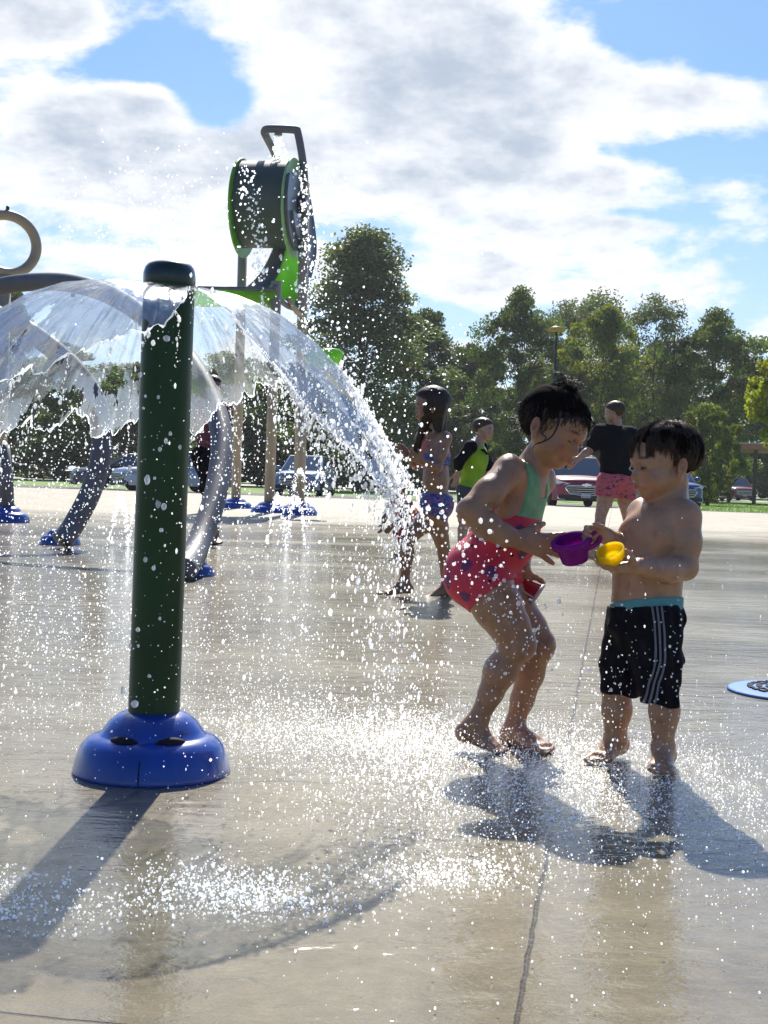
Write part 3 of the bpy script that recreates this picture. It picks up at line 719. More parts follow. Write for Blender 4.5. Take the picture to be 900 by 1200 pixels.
def car(label, paint, px, py, d, yaw, kind='suv', W=1.95, Lc=5.0, H=1.75, emblem=False):
    """front of the car is -y in its own frame"""
    g = G(px, py) if d is None else P(px, py, d); g.z = -.046 if g.y < 60 else -.076
    t = thing('parked_car', label, 'car', (0, 0, 0))
    hw = W / 2; hood = .60 if kind == 'suv' else .66; zb = .24
    # body sides outline (y from the nose), lower body then cabin
    hood_z = H * .60; belt = H * .60; nose = .0
    prof = [(0.02, zb + .05), (0.0, H * .30), (0.02, H * .42), (.09, H * .50), (.25, H * .555), (.75, H * .585), (1.25, H * .615), (Lc * .96, H * .64), (Lc, H * .5), (Lc - .02, zb + .1)]
    # lower body lofted from plan sections along y so nose corners round off
    secs = []
    for (y, zt, zl, wf) in ((0.0, H * .44, zb + .14, .66), (.03, H * .49, zb + .06, .78), (.10, H * .53, zb, .88), (.28, H * .56, zb - .01, .955), (.7, H * .585, zb - .01, .99), (1.3, H * .615, zb - .01, 1.0),
                             (Lc * .55, H * .63, zb, 1.0), (Lc * .85, H * .645, zb, .99), (Lc * .96, H * .64, zb + .03, .94), (Lc, H * .56, zb + .12, .86)):
        w_ = hw * wf; ring = []
        for (u, q) in ((-1, 0.0), (-1.0, .25), (-1.0, .6), (-.965, .85), (-.90, .95), (-.72, 1.0), (-.35, 1.02), (0, 1.028), (.35, 1.02), (.72, 1.0), (.90, .95), (.965, .85), (1, .6), (1, .25), (1, 0), (.5, -.02), (-.5, -.02)):
            ring.append((u * w_, y, zl + (zt - zl) * q))
        secs.append(ring)
    v = [p for r_ in secs for p in r_]; n = len(secs[0]); f = [(i * n + j, i * n + (j + 1) % n, (i + 1) * n + (j + 1) % n, (i + 1) * n + j) for i in range(len(secs) - 1) for j in range(n)]
    f += [tuple(range(n)), tuple(range((len(secs) - 1) * n, len(secs) * n))]
    mb = MB(); mb.add(v, f); body = mb.build('body', paint, t, autosmooth=38)
    # cabin with raked screens
    y0, y1, y2, y3 = (1.22, 1.98, Lc * .86, Lc * .955) if kind == 'suv' else (1.15, 2.05, Lc * .70, Lc * .88)
    zb_, zr = H * .60, H * .985; wb, wr = hw * .93, hw * .74
    cab = [(-wb, y0, zb_), (wb, y0, zb_), (wb, y3, zb_), (-wb, y3, zb_), (-wr, y1, zr), (wr, y1, zr), (wr, y2, zr), (-wr, y2, zr)]
    mb = MB(); mb.add(cab, [(0, 3, 2, 1), (4, 5, 6, 7), (0, 1, 5, 4), (1, 2, 6, 5), (2, 3, 7, 6), (3, 0, 4, 7)])
    cabin = mb.build('cabin', paint, t, False, bevel=.05)
    def pane(name, a, b, c, d_, off, ins=.1):
        a, b, c, d_ = map(V, (a, b, c, d_)); ce = (a + b + c + d_) / 4
        q = [ce + (p - ce) * (1 - ins) for p in (a, b, c, d_)]
        mb = MB(); mb.prism(q, off * .004, off * .016); return mb.build(name, glass_dark, t, False)
    C = [V(p) for p in cab]
    nrm = (C[1] - C[0]).cross(C[4] - C[0]).normalized()
    pane('windscreen', C[0], C[1], C[5], C[4], nrm if nrm.y < 0 else -nrm, .1)
    for s, (a, b, c, d_) in ((1, (C[1], C[2], C[6], C[5])), (-1, (C[3], C[0], C[4], C[7]))):
        nn = (b - a).cross(d_ - a).normalized(); nn = nn if nn.x * s > 0 else -nn
        pane('side_window', a, b, c, d_, nn, .14)
    MB().tube([V((-.02, y0 + .10, zb_ + .05)), V((-.02, y1 - .1, zr - .03))], .012, 6).build('wiper', blackp, t) if False else None
    for s in (-1, 1):
        mb = MB().lathe([(.02, -.11), (.075, -.08), (.09, 0), (.075, .08), (.02, .11)], (s * (hw + .12), 1.62, H * .665), 14, Matrix.Rotation(R(90), 3, 'Y'))
        mb.box((s * (hw + .01), 1.64, H * .655), (.14, .05, .04)); mb.build('mirror', paint, t)
        if kind == 'suv': MB().tube([(s * wr * .96, y1 + .25, zr + .05), (s * wr * .96, y2 - .2, zr + .05)], .022, 8).build('roof_rail', chrome, t)
    # face of the car
    gz = H * .37
    gr = [(-.58, .09), (-.66, 0), (-.52, -.17), (-.2, -.21), (.2, -.21), (.52, -.17), (.66, 0), (.58, .09)]
    fy = -.012
    mb = MB(); mb.prism([V((x * hw, fy, gz + z)) for x, z in gr], V((0, .05, 0)), V((0, -.004, 0))); gri = mb.build('grille', blackp, t, False)
    MB().tube([V((x * hw, fy - .012, gz + z)) for x, z in gr], .021, 8, closed=True).build('grille_frame', chrome, gri)
    for zz, ww in ((.045, .60), (-.02, .62), (-.085, .56), (-.145, .5)):
        MB().box((0, fy - .010, gz + zz), (hw * 2 * ww, .012, .011)).build('grille_bar', chrome, gri, False)
    if emblem:   # broad cross-shaped emblem over the grille
        e = [(-.15, -.028), (-.055, -.028), (-.065, -.055), (.045, -.055), (.055, -.028), (.15, -.028), (.17, .028), (.065, .028), (.075, .055), (-.035, .055), (-.045, .028), (-.13, .028)]
        mb = MB(); mb.prism([V((x, fy - .03, gz + .115 + z)) for x, z in e], V((0, 0, 0)), V((0, -.02, 0))); mb.build('emblem', chrome, t, False)
    for s in (-1, 1):
        hp = [(.50, .15), (.70, .19), (.93, .25), (.955, .19), (.90, .12), (.68, .10)]
        mb = MB(); mb.prism([V((s * x * hw, .0 + max(0, x - .5) ** 2 * .9, gz + z)) for x, z in hp], V((0, -.03, 0)), V((0, .25, 0))); mb.build('headlight', lens, t, False)
        fl = [(.63, -.20), (.86, -.16), (.89, -.26), (.82, -.32), (.64, -.30)]
        mb = MB(); mb.prism([V((s * x * hw, .03 + max(0, x - .5) * .10, gz + z - .05)) for x, z in fl], V((0, -.04, 0)), V((0, .1, 0))); fg = mb.build('fog_light', blackp, t, False)
        MB().tube([V((s * .66 * hw, -.03, gz - .355)), V((s * .82 * hw, -.02, gz - .355)), V((s * .885 * hw, .0, gz - .31)), V((s * .885 * hw, .0, gz - .23))], .022, 8).build('fog_trim', chrome, fg)
    mb = MB(); mb.prism([V((x * hw, .0, zb + z)) for x, z in ((-.82, .02), (.82, .02), (.78, .17), (-.78, .17))], V((0, -.01, 0)), V((0, .3, 0))); mb.build('bumper', blackp, t, False)
    MB().box((0, -.03, zb + .165), (.31, .02, .155)).build('number_plate', plate_m, t, False)
    for s in (-1, 1):
        for y in (.95, Lc - 1.05):
            rw = .365; rotw = Matrix.Rotation(R(90), 3, 'Y')
            wh = MB().lathe([(rw * .62, -.115), (rw * .92, -.115), (rw, -.07), (rw, .07), (rw * .92, .115), (rw * .62, .115)], (s * (hw - .10), y, rw), 28, rotw).build('wheel', tyre_m, t, autosmooth=40)
            rb = MB().lathe([(rw * .62, -.09), (rw * .60, .10), (.08, .085), (.001, .10)], (s * (hw - .10), y, rw), 28, rotw if s > 0 else Matrix.Rotation(R(-90), 3, 'Y')); rb.build('rim', rim_m, wh)
    t.location = g; t.rotation_euler = (0, 0, R(yaw)); return t
maroon = simple('maroon_paint', (0.24, 0.010, 0.030), 0.35, var=.06, coat=.5); silver = simple('silver_paint', (0.36, 0.40, 0.46), 0.3, metal=.4, var=.05, coat=1.0)
bluep = simple('blue_paint', (0.02, 0.05, 0.26), 0.3, var=.06, coat=1.0); redp = simple('red_paint', (0.30, 0.05, 0.05), .3, coat=1.0); darkp = simple('dark_grey_paint', (0.03, .035, .04), .3, coat=1.0)
lblue = simple('light_blue_paint', (0.16, 0.26, 0.42), .3, coat=1.0)
car('maroon SUV with a chrome-framed grille, parked facing us behind the girl', maroon, 686, 592, 43.2, 3, emblem=True, Lc=5.1, H=1.68, W=2.0)
car('blue car with a pale headlamp, its nose showing past the small boy', bluep, 797, 585, 49, 2, 'sedan', H=1.62, W=1.85, Lc=4.5)
car('red-bonneted car with bright roof edges, far off by the dark bushes', redp, 873, 588, 96, 4, W=1.85, H=1.68)
car('dark car in the shade of the round shrub', darkp, 832, 588, 98, 60, 'sedan', H=1.5, W=1.8, Lc=4.4)
car('silver car seen through the water beside the green post', silver, 138, 567, 50, -58, 'sedan', H=1.55, W=1.85, Lc=4.6)
car('light blue car behind the legs of the bucket tower', lblue, 345, 576, 52, -8, 'sedan', H=1.6, W=1.8, Lc=4.4)
car('grey car seen through the water behind the far spray hoop', darkp, 85, 566, 53, -70, 'sedan', H=1.45, W=1.8, Lc=4.5)
# ================================================================== PEOPLE: one continuous skin each, grown from a distance field
class Field:
    def __init__(s, lo, hi, h):
        s.lo = np.array(lo, float); s.h = h; s.n = np.ceil((np.array(hi, float) - s.lo) / h).astype(int) + 1
        s.BG = 0.12; s.F = np.full(s.n, s.BG, dtype=np.float32)
    def box(s, lo, hi, pad):
        a = np.clip(np.floor((np.array(lo) - pad - s.lo) / s.h).astype(int), 0, s.n); b = np.clip(np.ceil((np.array(hi) + pad - s.lo) / s.h).astype(int) + 1, 0, s.n)
        if (b <= a).any(): return None
        ax = [s.lo[i] + s.h * np.arange(a[i], b[i], dtype=np.float32) for i in range(3)]
        X, Y, Z = np.meshgrid(*ax, indexing='ij'); return tuple(slice(a[i], b[i]) for i in range(3)), X.astype(np.float32), Y.astype(np.float32), Z.astype(np.float32)
    def grid(s):
        return np.meshgrid(*[s.lo[i] + s.h * np.arange(s.n[i], dtype=np.float32) for i in range(3)], indexing='ij')
    def put(s, sl, d, k, sub):
        f = s.F[sl]
        if sub:
            d = -d
            if k > 0: hh = np.clip(0.5 - 0.5 * (d - f) / k * -1, 0, 1) ; s.F[sl] = f * (1 - hh) + d * hh + k * hh * (1 - hh)
            else: s.F[sl] = np.maximum(f, d)
        else:
            if k > 0: hh = np.clip(0.5 + 0.5 * (f - d) / k, 0, 1); s.F[sl] = f * (1 - hh) + d * hh - k * hh * (1 - hh)
            else: s.F[sl] = np.minimum(f, d)
    def cap(s, a, b, ra, rb=None, k=0.0, sub=False, flat=None):
        """tapered capsule a -> b"""
        rb = ra if rb is None else rb; a = np.array(a, float); b = np.array(b, float); r = max(ra, rb)
        g = s.box(np.minimum(a, b) - r, np.maximum(a, b) + r, k + s.h * 4)
        if g is None: return s
        sl, X, Y, Z = g; ba = b - a; L2 = max(ba @ ba, 1e-12)
        t = np.clip(((X - a[0]) * ba[0] + (Y - a[1]) * ba[1] + (Z - a[2]) * ba[2]) / L2, 0, 1)
        d = np.sqrt((X - a[0] - t * ba[0]) ** 2 + (Y - a[1] - t * ba[1]) ** 2 + (Z - a[2] - t * ba[2]) ** 2) - (ra + (rb - ra) * t)
        s.put(sl, d, k, sub); return s
    def ell(s, c, r, rot=None, k=0.0, sub=False):
        """ellipsoid; rot: 3 x 3 whose columns are its own axes"""
        c = np.array(c, float); r = np.array(r, float); m = max(r)
        g = s.box(c - m, c + m, k + s.h * 4)
        if g is None: return s
        sl, X, Y, Z = g; M = np.eye(3) if rot is None else np.array(rot)
        q = [(X - c[0]) * M[0, i] + (Y - c[1]) * M[1, i] + (Z - c[2]) * M[2, i] for i in range(3)]
        k0 = np.sqrt(sum((q[i] / r[i]) ** 2 for i in range(3))); k1 = np.sqrt(sum((q[i] / r[i] ** 2) ** 2 for i in range(3)))
        d = k0 * (k0 - 1) / np.maximum(k1, 1e-6); s.put(sl, d, k, sub); return s
    def chain(s, pts, rad, k=0.0):
        for i in range(len(pts) - 1): s.cap(pts[i], pts[i + 1], rad[i], rad[i + 1], k)
        return s
    def mesh(s, F=None, smooth=2):
        F = s.F if F is None else F
        b = 3 * s.h; A = np.clip(F, -b, b).astype(np.float32)
        A[0], A[-1], A[:, 0], A[:, -1], A[:, :, 0], A[:, :, -1] = b, b, b, b, b, b
        g = openvdb.FloatGrid(float(b)); g.copyFromArray(A); v, t, q = g.convertToPolygons(isovalue=0.0, adaptivity=0.0)
        v = v.astype(np.float64); q = q[:, ::-1].astype(np.int64) if len(q) else np.zeros((0, 4), int)
        if smooth and len(q):
            e = np.concatenate([q[:, [0, 1]], q[:, [1, 2]], q[:, [2, 3]], q[:, [3, 0]]]); e = np.concatenate([e, e[:, ::-1]])
            cnt = np.bincount(e[:, 0], minlength=len(v)).astype(float); cnt[cnt == 0] = 1
            for it in range(smooth * 2):
                nb_ = np.stack([np.bincount(e[:, 0], weights=v[e[:, 1], i], minlength=len(v)) for i in range(3)], 1) / cnt[:, None]
                v = v + (nb_ - v) * (0.5 if it % 2 == 0 else -0.52)
        return v * s.h + s.lo, q

def like(B):
    f = Field.__new__(Field); f.lo, f.h, f.n, f.BG = B.lo, B.h, B.n, B.BG; f.F = np.full(B.n, B.BG, dtype=np.float32); return f
def unit(a): a = np.array(a, float); return a / np.linalg.norm(a)
def frame(f, u):
    """columns: forward, side (the owner's left), up"""
    f = unit(f); s_ = unit(np.cross(u, f)); return np.stack([f, s_, np.cross(f, s_)], axis=1)
def A3(v): return np.array([v[0], v[1], v[2]], float)

class Head:
    """a child's or adult's head: H = chin to crown, c = its middle, M = frame()"""
    def __init__(s, c, H, M, cheek=1.0): s.c = np.array(c, float); s.H = H; s.M = M; s.cheek = cheek
    def w(s, x, y, z): return s.c + s.M @ (np.array([x, y, z]) * s.H)
    def local(s, v): return ((v - s.c) @ s.M) / s.H
    def build(s, B, detail=True):
        H, M, w = s.H, s.M, s.w; ch = s.cheek
        B.ell(w(-.055, 0, .125), np.array([.475, .385, .375]) * H, M, .03 * H)
        B.ell(w(.10, 0, -.02), np.array([.33, .335, .33]) * H, M, .06 * H)
        B.ell(w(.115, 0, -.215), np.array([.27, .285, .26]) * H, M, .07 * H)
        for y in (1, -1): B.ell(w(.18, .165 * y, -.225), np.array([.17, .155, .155]) * H * ch, M, .06 * H)
        B.ell(w(.255, 0, -.405), np.array([.105, .115, .085]) * H, M, .07 * H)
        for y in (1, -1): B.cap(w(-.03, .28 * y, -.20), w(.20, .10 * y, -.385), .075 * H, .07 * H, .07 * H)
        if not detail:
            B.cap(w(.36, 0, -.05), w(.43, 0, -.18), .035 * H, .055 * H, .03 * H)
            for y in (1, -1): B.ell(w(-.05, .385 * y, -.10), np.array([.09, .04, .13]) * H, M, .02 * H)
            return
        for y in (1, -1):
            B.ell(w(.415, .150 * y, -.055), np.array([.075, .105, .060]) * H, M, .05 * H, True)           # socket
        B.ell(w(.335, 0, .02), np.array([.085, .20, .040]) * H, M, .06 * H)                                # brow
        B.chain([w(.360, 0, -.045), w(.395, 0, -.12), w(.432, 0, -.182)], [.030 * H, .035 * H, .046 * H], .035 * H)
        for y in (1, -1):
            B.ell(w(.398, .056 * y, -.193), np.array([.044, .036, .033]) * H, M, .02 * H)
            B.ell(w(.422, .032 * y, -.226), np.array([.026, .018, .014]) * H, M, .010 * H, True)          # nostril
        for y in (1, -1):
            B.ell(w(.322, .150 * y, -.062), np.array([.078, .082, .070]) * H, M, .012 * H)                # lids over the eyeball
            B.cap(w(.388, .098 * y, -.082), w(.366, .205 * y, -.080), .0075 * H, .0075 * H, .008 * H, True)  # lid slit
        B.ell(w(.355, 0, -.30), np.array([.075, .125, .075]) * H, M, .05 * H)                             # muzzle
        for y in (1, -1):
            B.cap(w(.432, .022 * y, -.283), w(.392, .092 * y, -.302), .021 * H, .011 * H, .014 * H)
            B.cap(w(.425, .012 * y, -.330), w(.388, .080 * y, -.317), .025 * H, .012 * H, .014 * H)
        B.cap(w(.455, 0, -.306), w(.402, .085, -.308), .007 * H, .006 * H, .008 * H, True); B.cap(w(.455, 0, -.306), w(.402, -.085, -.308), .007 * H, .006 * H, .008 * H, True)
        B.cap(w(.44, 0, -.245), w(.445, 0, -.262), .011 * H, .011 * H, .015 * H, True)
        for y in (1, -1):                                                                                 # ears
            E_ = frame(M @ np.array([.92, .30 * y, .18]), M[:, 2] + M[:, 1] * .12 * y)
            B.ell(w(-.045, .398 * y, -.085), np.array([.080, .036, .120]) * H, E_, .02 * H)
            B.ell(w(-.045, .448 * y, -.070), np.array([.046, .052, .080]) * H, E_, .010 * H, True)
            B.ell(w(.000, .400 * y, -.195), np.array([.040, .028, .045]) * H, E_, .025 * H)
            B.cap(w(.005, .405 * y, -.10), w(.0, .41 * y, -.14), .018 * H, .016 * H, .012 * H)

def hand(B, wrist, fd, pn, L_, curl, spread=1.0, thumb=None, side=1, k=None, only=None):
    """a palm, four fingers of unequal length with two bends, and a thumb from the side of the palm.
    fd: towards the fingers; pn: out of the palm; side: +1 if the thumb lies on cross(fd, pn)"""
    fd = unit(fd); pn = unit(pn - fd * np.dot(pn, fd)); sd_ = np.cross(fd, pn) * side; w_ = np.array(wrist, float); k = .004 if k is None else k
    pl, pw, th = L_ * .50, L_ * .215, L_ * .095
    M = np.stack([fd, sd_, pn], axis=1)
    for q in (-.62, -.2, .2, .62):
        B.cap(w_ + fd * pl * .12 + sd_ * pw * q * .62, w_ + fd * pl * .95 + sd_ * pw * q, th * .95, th * .88, .010)
    B.ell(w_ + fd * pl * .42 + sd_ * pw * .55 + pn * th * .45, [pl * .34, pw * .42, th * .75], M, .008)
    lens_ = (.43, .48, .445, .345); r0 = L_ * .058
    for i in range(4):
        q = (.74, .25, -.25, -.74)[i]; base = w_ + fd * pl * .93 + sd_ * pw * q; ang = (.16, .04, -.08, -.2)[i] * spread
        d = unit(fd * math.cos(ang) + sd_ * math.sin(ang)); c = curl[i] if isinstance(curl, (list, tuple)) else curl
        p = base; a = c * .55; pts = [p]
        for seg, f_ in enumerate((.44, .31, .25)):
            dd = unit(d * math.cos(a) + pn * math.sin(a)); p = p + dd * L_ * lens_[i] * f_; pts.append(p); a += c * (1.0, .75, 0)[seg]
        rr = r0 * (1.0, 1.04, 1.0, .86)[i]; B.chain(pts, [rr * 1.05, rr, rr * .9, rr * .72], .0025)
    if thumb is None: thumb = (.75, .55, .35)
    a, o, c = thumb                                            # forward, outward, towards the palm
    p0 = w_ + fd * pl * .22 + sd_ * pw * .62 + pn * th * .2; d = unit(fd * a + sd_ * o + pn * c)
    p1 = p0 + d * L_ * .20; d2 = unit(d + pn * .25 + fd * .25); p2 = p1 + d2 * L_ * .16; p3 = p2 + unit(d2 + fd * .15) * L_ * .11
    B.chain([p0, p1, p2, p3], [L_ * .085, L_ * .068, L_ * .060, L_ * .046], .006)

def foot(B, ankle, heel, ball, up=(0, 0, 1), L_=None, r=.028, side=1):
    """heel, arch and five toes; side: +1 puts the great toe on cross(up, forward)"""
    a, h, b = (np.array(q, float) for q in (ankle, heel, ball)); f = unit(b - h); L_ = np.linalg.norm(b - h); u = unit(np.array(up, float) - f * np.dot(up, f)); s_ = np.cross(u, f) * side
    B.cap(h, a, r * .95, r * .95, .015); B.cap(h, h + f * L_ * .6, r * .95, r * .72, .012); B.cap(a, h + f * L_ * .75 + u * r * .15, r * .9, r * .6, .018)
    for q in (-.55, 0, .55): B.cap(h + f * L_ * .55 + s_ * r * q * .7, b + s_ * r * q * 1.15 - u * r * .18, r * .58, r * .5, .012)
    for i, q in enumerate((1.05, .45, .0, -.45, -.9)):
        tl = r * (1.05, 1.0, .85, .7, .5)[i]; rr = r * (.42, .30, .28, .27, .25)[i]; p = b + s_ * r * q * .98 - u * r * .25
        B.cap(p, p + f * tl, rr, rr * .85, .004)

def skin(name, base, tone, wet=.36):
    m, nt, out = newmat(name); L = nt.links.new; b = N(nt, 'ShaderNodeBsdfPrincipled'); L(b.outputs[0], out.inputs[0])
    tc = N(nt, 'ShaderNodeTexCoord'); n1 = N(nt, 'ShaderNodeTexNoise', i_Scale=26.0, i_Detail=4.0); L(tc.outputs['Object'], n1.inputs['Vector'])
    n2 = N(nt, 'ShaderNodeTexNoise', i_Scale=420.0, i_Detail=2.0); L(tc.outputs['Object'], n2.inputs['Vector'])
    c = ramp(nt, n1.outputs[0], [(.3, tuple(x * .80 for x in tone)), (.7, tuple(min(1, x * 1.14) for x in tone))])
    at = N(nt, 'ShaderNodeAttribute', attribute_name='Col'); c = mixc(nt, 1.0, c, at.outputs['Color'], 'MULTIPLY'); L(c, b.inputs['Base Color'])
    r_ = ramp(nt, n1.outputs[0], [(.35, wet - .14), (.65, wet + .16)]); L(r_, b.inputs['Roughness'])
    b.inputs['Subsurface Weight'].default_value = .25; b.inputs['Subsurface Radius'].default_value = (1, .35, .18); b.inputs['Subsurface Scale'].default_value = .008
    bp = N(nt, 'ShaderNodeBump', i_Strength=.3, i_Distance=.002); L(n2.outputs[0], bp.inputs['Height']); L(bp.outputs[0], b.inputs['Normal'])
    return m
def cloth(name, col, **k):
    k = dict(dict(rough=.75, var=.12, scale=14, bump=.25, bscale=90, sheen=.15), **k); return simple(name, col, **k)

skin_a = skin('skin_tan', None, (0.41, 0.225, 0.130)); skin_b = skin('skin_olive', None, (0.48, 0.275, 0.165)); skin_c = skin('skin_brown', None, (0.32, 0.170, 0.098)); skin_d = skin('skin_fair', None, (0.50, 0.30, 0.21))
def hair_mat(name, col):
    m, nt, out = newmat(name); L = nt.links.new; b = N(nt, 'ShaderNodeBsdfPrincipled', i_Roughness=.48); L(b.outputs[0], out.inputs[0])
    tc = N(nt, 'ShaderNodeTexCoord'); n = N(nt, 'ShaderNodeTexNoise', i_Scale=55.0, i_Detail=4.0); L(tc.outputs['Object'], n.inputs['Vector'])
    L(ramp(nt, n.outputs[0], [(.3, tuple(x * .6 for x in col)), (.7, tuple(x * 1.5 for x in col))]), b.inputs['Base Color'])
    bp = N(nt, 'ShaderNodeBump', i_Strength=.4, i_Distance=.004); L(n.outputs[0], bp.inputs['Height']); L(bp.outputs[0], b.inputs['Normal']); b.inputs['Specular IOR Level'].default_value = .35
    return m
cap_m = simple('hair_scalp', (0.008, 0.005, 0.004), .95, spec=.05)
hair_dark = hair_mat('hair_wet_black', (0.026, 0.016, 0.011)); hair_brown = hair_mat('hair_dark_brown', (0.062, 0.036, 0.020))
eye_m = simple('eye_dark', (0.02, 0.012, 0.010), .1, coat=1.0); eye_w = simple('eye_white', (.62, .56, .52), .2, coat=1.0)

def blob_w(lv, c, r, soft=1.0):
    d = np.sqrt((((lv - np.array(c)) / np.array(r)) ** 2).sum(1)); return np.clip((1.0 - d) / .5 * soft, 0, 1)[:, None]
def paint_face(v, col, hd, lips=(0.82, .46, .45), brow=(.22, .18, .17), lash=.0155):
    lv = hd.local(v); front = lv[:, 0] > .15
    def mix(c, wgt): return col * (1 - wgt) + col * np.array(c) * wgt
    m_ = blob_w(lv, (.42, 0, -.305), (.11, .105, .050)); col = mix(lips, m_ * .75)
    for y in (1, -1):
        lb = lv.copy(); lb[:, 2] -= .02 * (1 - ((lb[:, 1] - y * .15) / .12) ** 2)
        col = mix(brow, blob_w(lb, (.37, .155 * y, .035), (.13, .110, .026)) * .9)
        col = mix((.18, .14, .13), blob_w(lv, (.38, .150 * y, -.081), (.09, .070, lash), 1.4) * .85)        # lashes along the lids
        col = mix((.95, .78, .76), blob_w(lv, (.30, .20 * y, -.20), (.25, .14, .13)) * .7)
        col = mix((.93, .72, .70), blob_w(lv, (-.04, .42 * y, -.09), (.12, .08, .17)) * .7)
    return mix((.95, .80, .78), blob_w(lv, (.45, 0, -.19), (.10, .09, .07)) * .6)

def strands(name, curves, r0, mat, parent, origin, n=5):
    """locks of hair: thin tapered tubes in one mesh"""
    mb = MB()
    for c in curves:
        c = [V(p) for p in c]; m_ = len(c); mb.tube(c, [r0 * (.75 + .25 * math.sin(i / (m_ - 1) * 3.14)) * (1 - .75 * (i / (m_ - 1)) ** 2) for i in range(m_)], n, cap=False)
    return mb.build(name, mat, parent, True, origin=origin)

def hair_cap(hd, B, thick, hairline=None, h=None):
    """the hair's own field: the skull grown by thick, kept behind a hairline in head coordinates"""
    Hf = like(B); w, M, H = hd.w, hd.M, hd.H
    Hf.ell(w(-.055, 0, .135), (np.array([.475, .385, .375]) + thick) * H, M, .0); Hf.ell(w(.08, 0, .0), (np.array([.345, .345, .33]) + thick * .6) * H, M, .03 * H)
    return Hf

_bm = bmesh.new(); bmesh.ops.create_icosphere(_bm, subdivisions=1, radius=1.0); ico_low = (np.array([x.co[:] for x in _bm.verts]), np.array([[q.index for q in p.verts] for p in _bm.faces])); _bm.free()
bead_m = simple('water_bead', (.55, .52, .48), .08, var=.05, coat=1.0, trans=.6)
def water_beads(t, base, v, n, seed, keep):
    """beads of water standing on wet skin"""
    g = np.random.default_rng(seed); ids = g.permutation(len(v)); ids = [k for k in ids if keep(v[k])][:n]
    v0, f0 = ico_low; k = len(v0); rad = np.clip(.0009 * np.exp(g.normal(0, .35, len(ids))), .0005, .002)
    vv = v0[None] * rad[:, None, None] + v[ids][:, None, :]; ff = (f0[None] + (np.arange(len(ids)) * k)[:, None, None]).reshape(-1, 3)
    o = link_mesh('water_beads', vv.reshape(-1, 3), ff, bead_m, t, True, origin=base); o['kind'] = 'stuff'; return o
# ------------------------------------------------------------------ the girl in the watermelon swimsuit
def JJ(D):
    return lambda px, py, dd=0.0: A3(P(px, py, D + dd))
def finish(body_v, body_q, col, mat, name, t, base):
    return link_mesh(name, body_v, body_q, mat, t, True, origin=base, col=col)

def eyes(hd, t, base, ys=(1, -1), open_=.020, look=(0, 0)):
    for y in ys:
        c = hd.w(.393, .150 * y, -.081); M = hd.M
        mb = MB(); rot = Matrix([list(r_) for r_ in M])
        u = 14; vs = []; fs = []
        for i in range(7):
            for j in range(u):
                a = math.pi * i / 6 - math.pi / 2; b_ = 6.28318 * j / u
                vs.append(V(c.tolist()) + rot @ V((math.sin(a) * .014 * hd.H, math.cos(a) * math.cos(b_) * .064 * hd.H, math.cos(a) * math.sin(b_) * open_ * hd.H)))
        for i in range(6):
            for j in range(u): fs.append((i * u + j, i * u + (j + 1) % u, (i + 1) * u + (j + 1) % u, (i + 1) * u + j))
        mb.add(vs, fs); mb.build('eye', eye_m, t, origin=base)

J = JJ(3.40)
gbase = G(605, 880)
girl = thing('person', 'girl in a watermelon swimsuit with a green top, bending over the purple cup', 'person', gbase)
h_ = .0026
lo = np.minimum(J(505, 900, -.2), J(505, 430, -.2)) - .01; hi = np.maximum(J(705, 430, .25), J(705, 900, .25)) + .01; lo[2] = -.01
B = Field(lo, hi, h_)
fb = unit([.86, -.42, -.28]); ub = unit([.40, -.12, .90]); MB_ = frame(fb, ub)          # torso frame
T_ = Field(lo, hi, h_)                                                                   # torso alone, for the swimsuit
for S in (B, T_):
    S.ell(J(613, 568, .01), (.052, .086, .060), MB_, .03)
    S.ell(J(607, 590, .01), (.060, .086, .075), MB_, .03)
    S.ell(J(594, 628, .01), (.076, .086, .080), MB_, .04)
    S.ell(J(566, 664, .02), (.084, .094, .078), frame(unit([.95, -.30, -.05]), (0, 0, 1)), .045)
    S.ell(J(549, 677, -.015), (.058, .055, .064), None, .035); S.ell(J(556, 676, .06), (.056, .055, .060), None, .035)
    S.cap(J(566, 682, -.035), J(584, 712, -.045), .066, .061, .03); S.cap(J(580, 682, .075), J(602, 716, .075), .064, .056, .03)
B.chain([J(584, 712, -.045), J(597, 734, -.05), J(606, 753, -.05)], [.060, .050, .041], .012)
B.ell(J(610, 756, -.052), (.038, .036, .042), None, .02)
B.chain([J(604, 757, -.048), J(589, 784, -.03), J(575, 812, -.015), J(562, 840, -.008), J(558, 849, -.006)], [.039, .037, .030, .0235, .024], .012)
B.ell(J(584, 786, -.022), (.030, .034, .045), frame(unit([.5, 0, -.85]), (0, 1, 0)), .03)
foot(B, J(556, 850, -.006), J(546, 858, .0), J(579, 873, -.022), (.35, 0, 1), r=.026, side=1)
B.chain([J(602, 716, .075), J(618, 737, .07), J(630, 754, .06)], [.056, .050, .041], .012)
B.ell(J(633, 757, .055), (.036, .034, .040), None, .02)
B.chain([J(629, 758, .062), J(621, 790, .085), J(612, 820, .10), J(604, 846, .105), J(602, 854, .105)], [.038, .0355, .0295, .023, .024], .012)
foot(B, J(603, 856, .10), J(597, 862, .115), J(637, 874, .015), (0, 0, 1), r=.026, side=-1)
T_.ell(J(597, 552, -.06), (.037, .041, .043), None, .03); T_.cap(J(594, 556, -.075), J(573, 578, -.12), .044, .042, .016); T_.ell(J(633, 562, .085), (.040, .042, .044), None, .03)
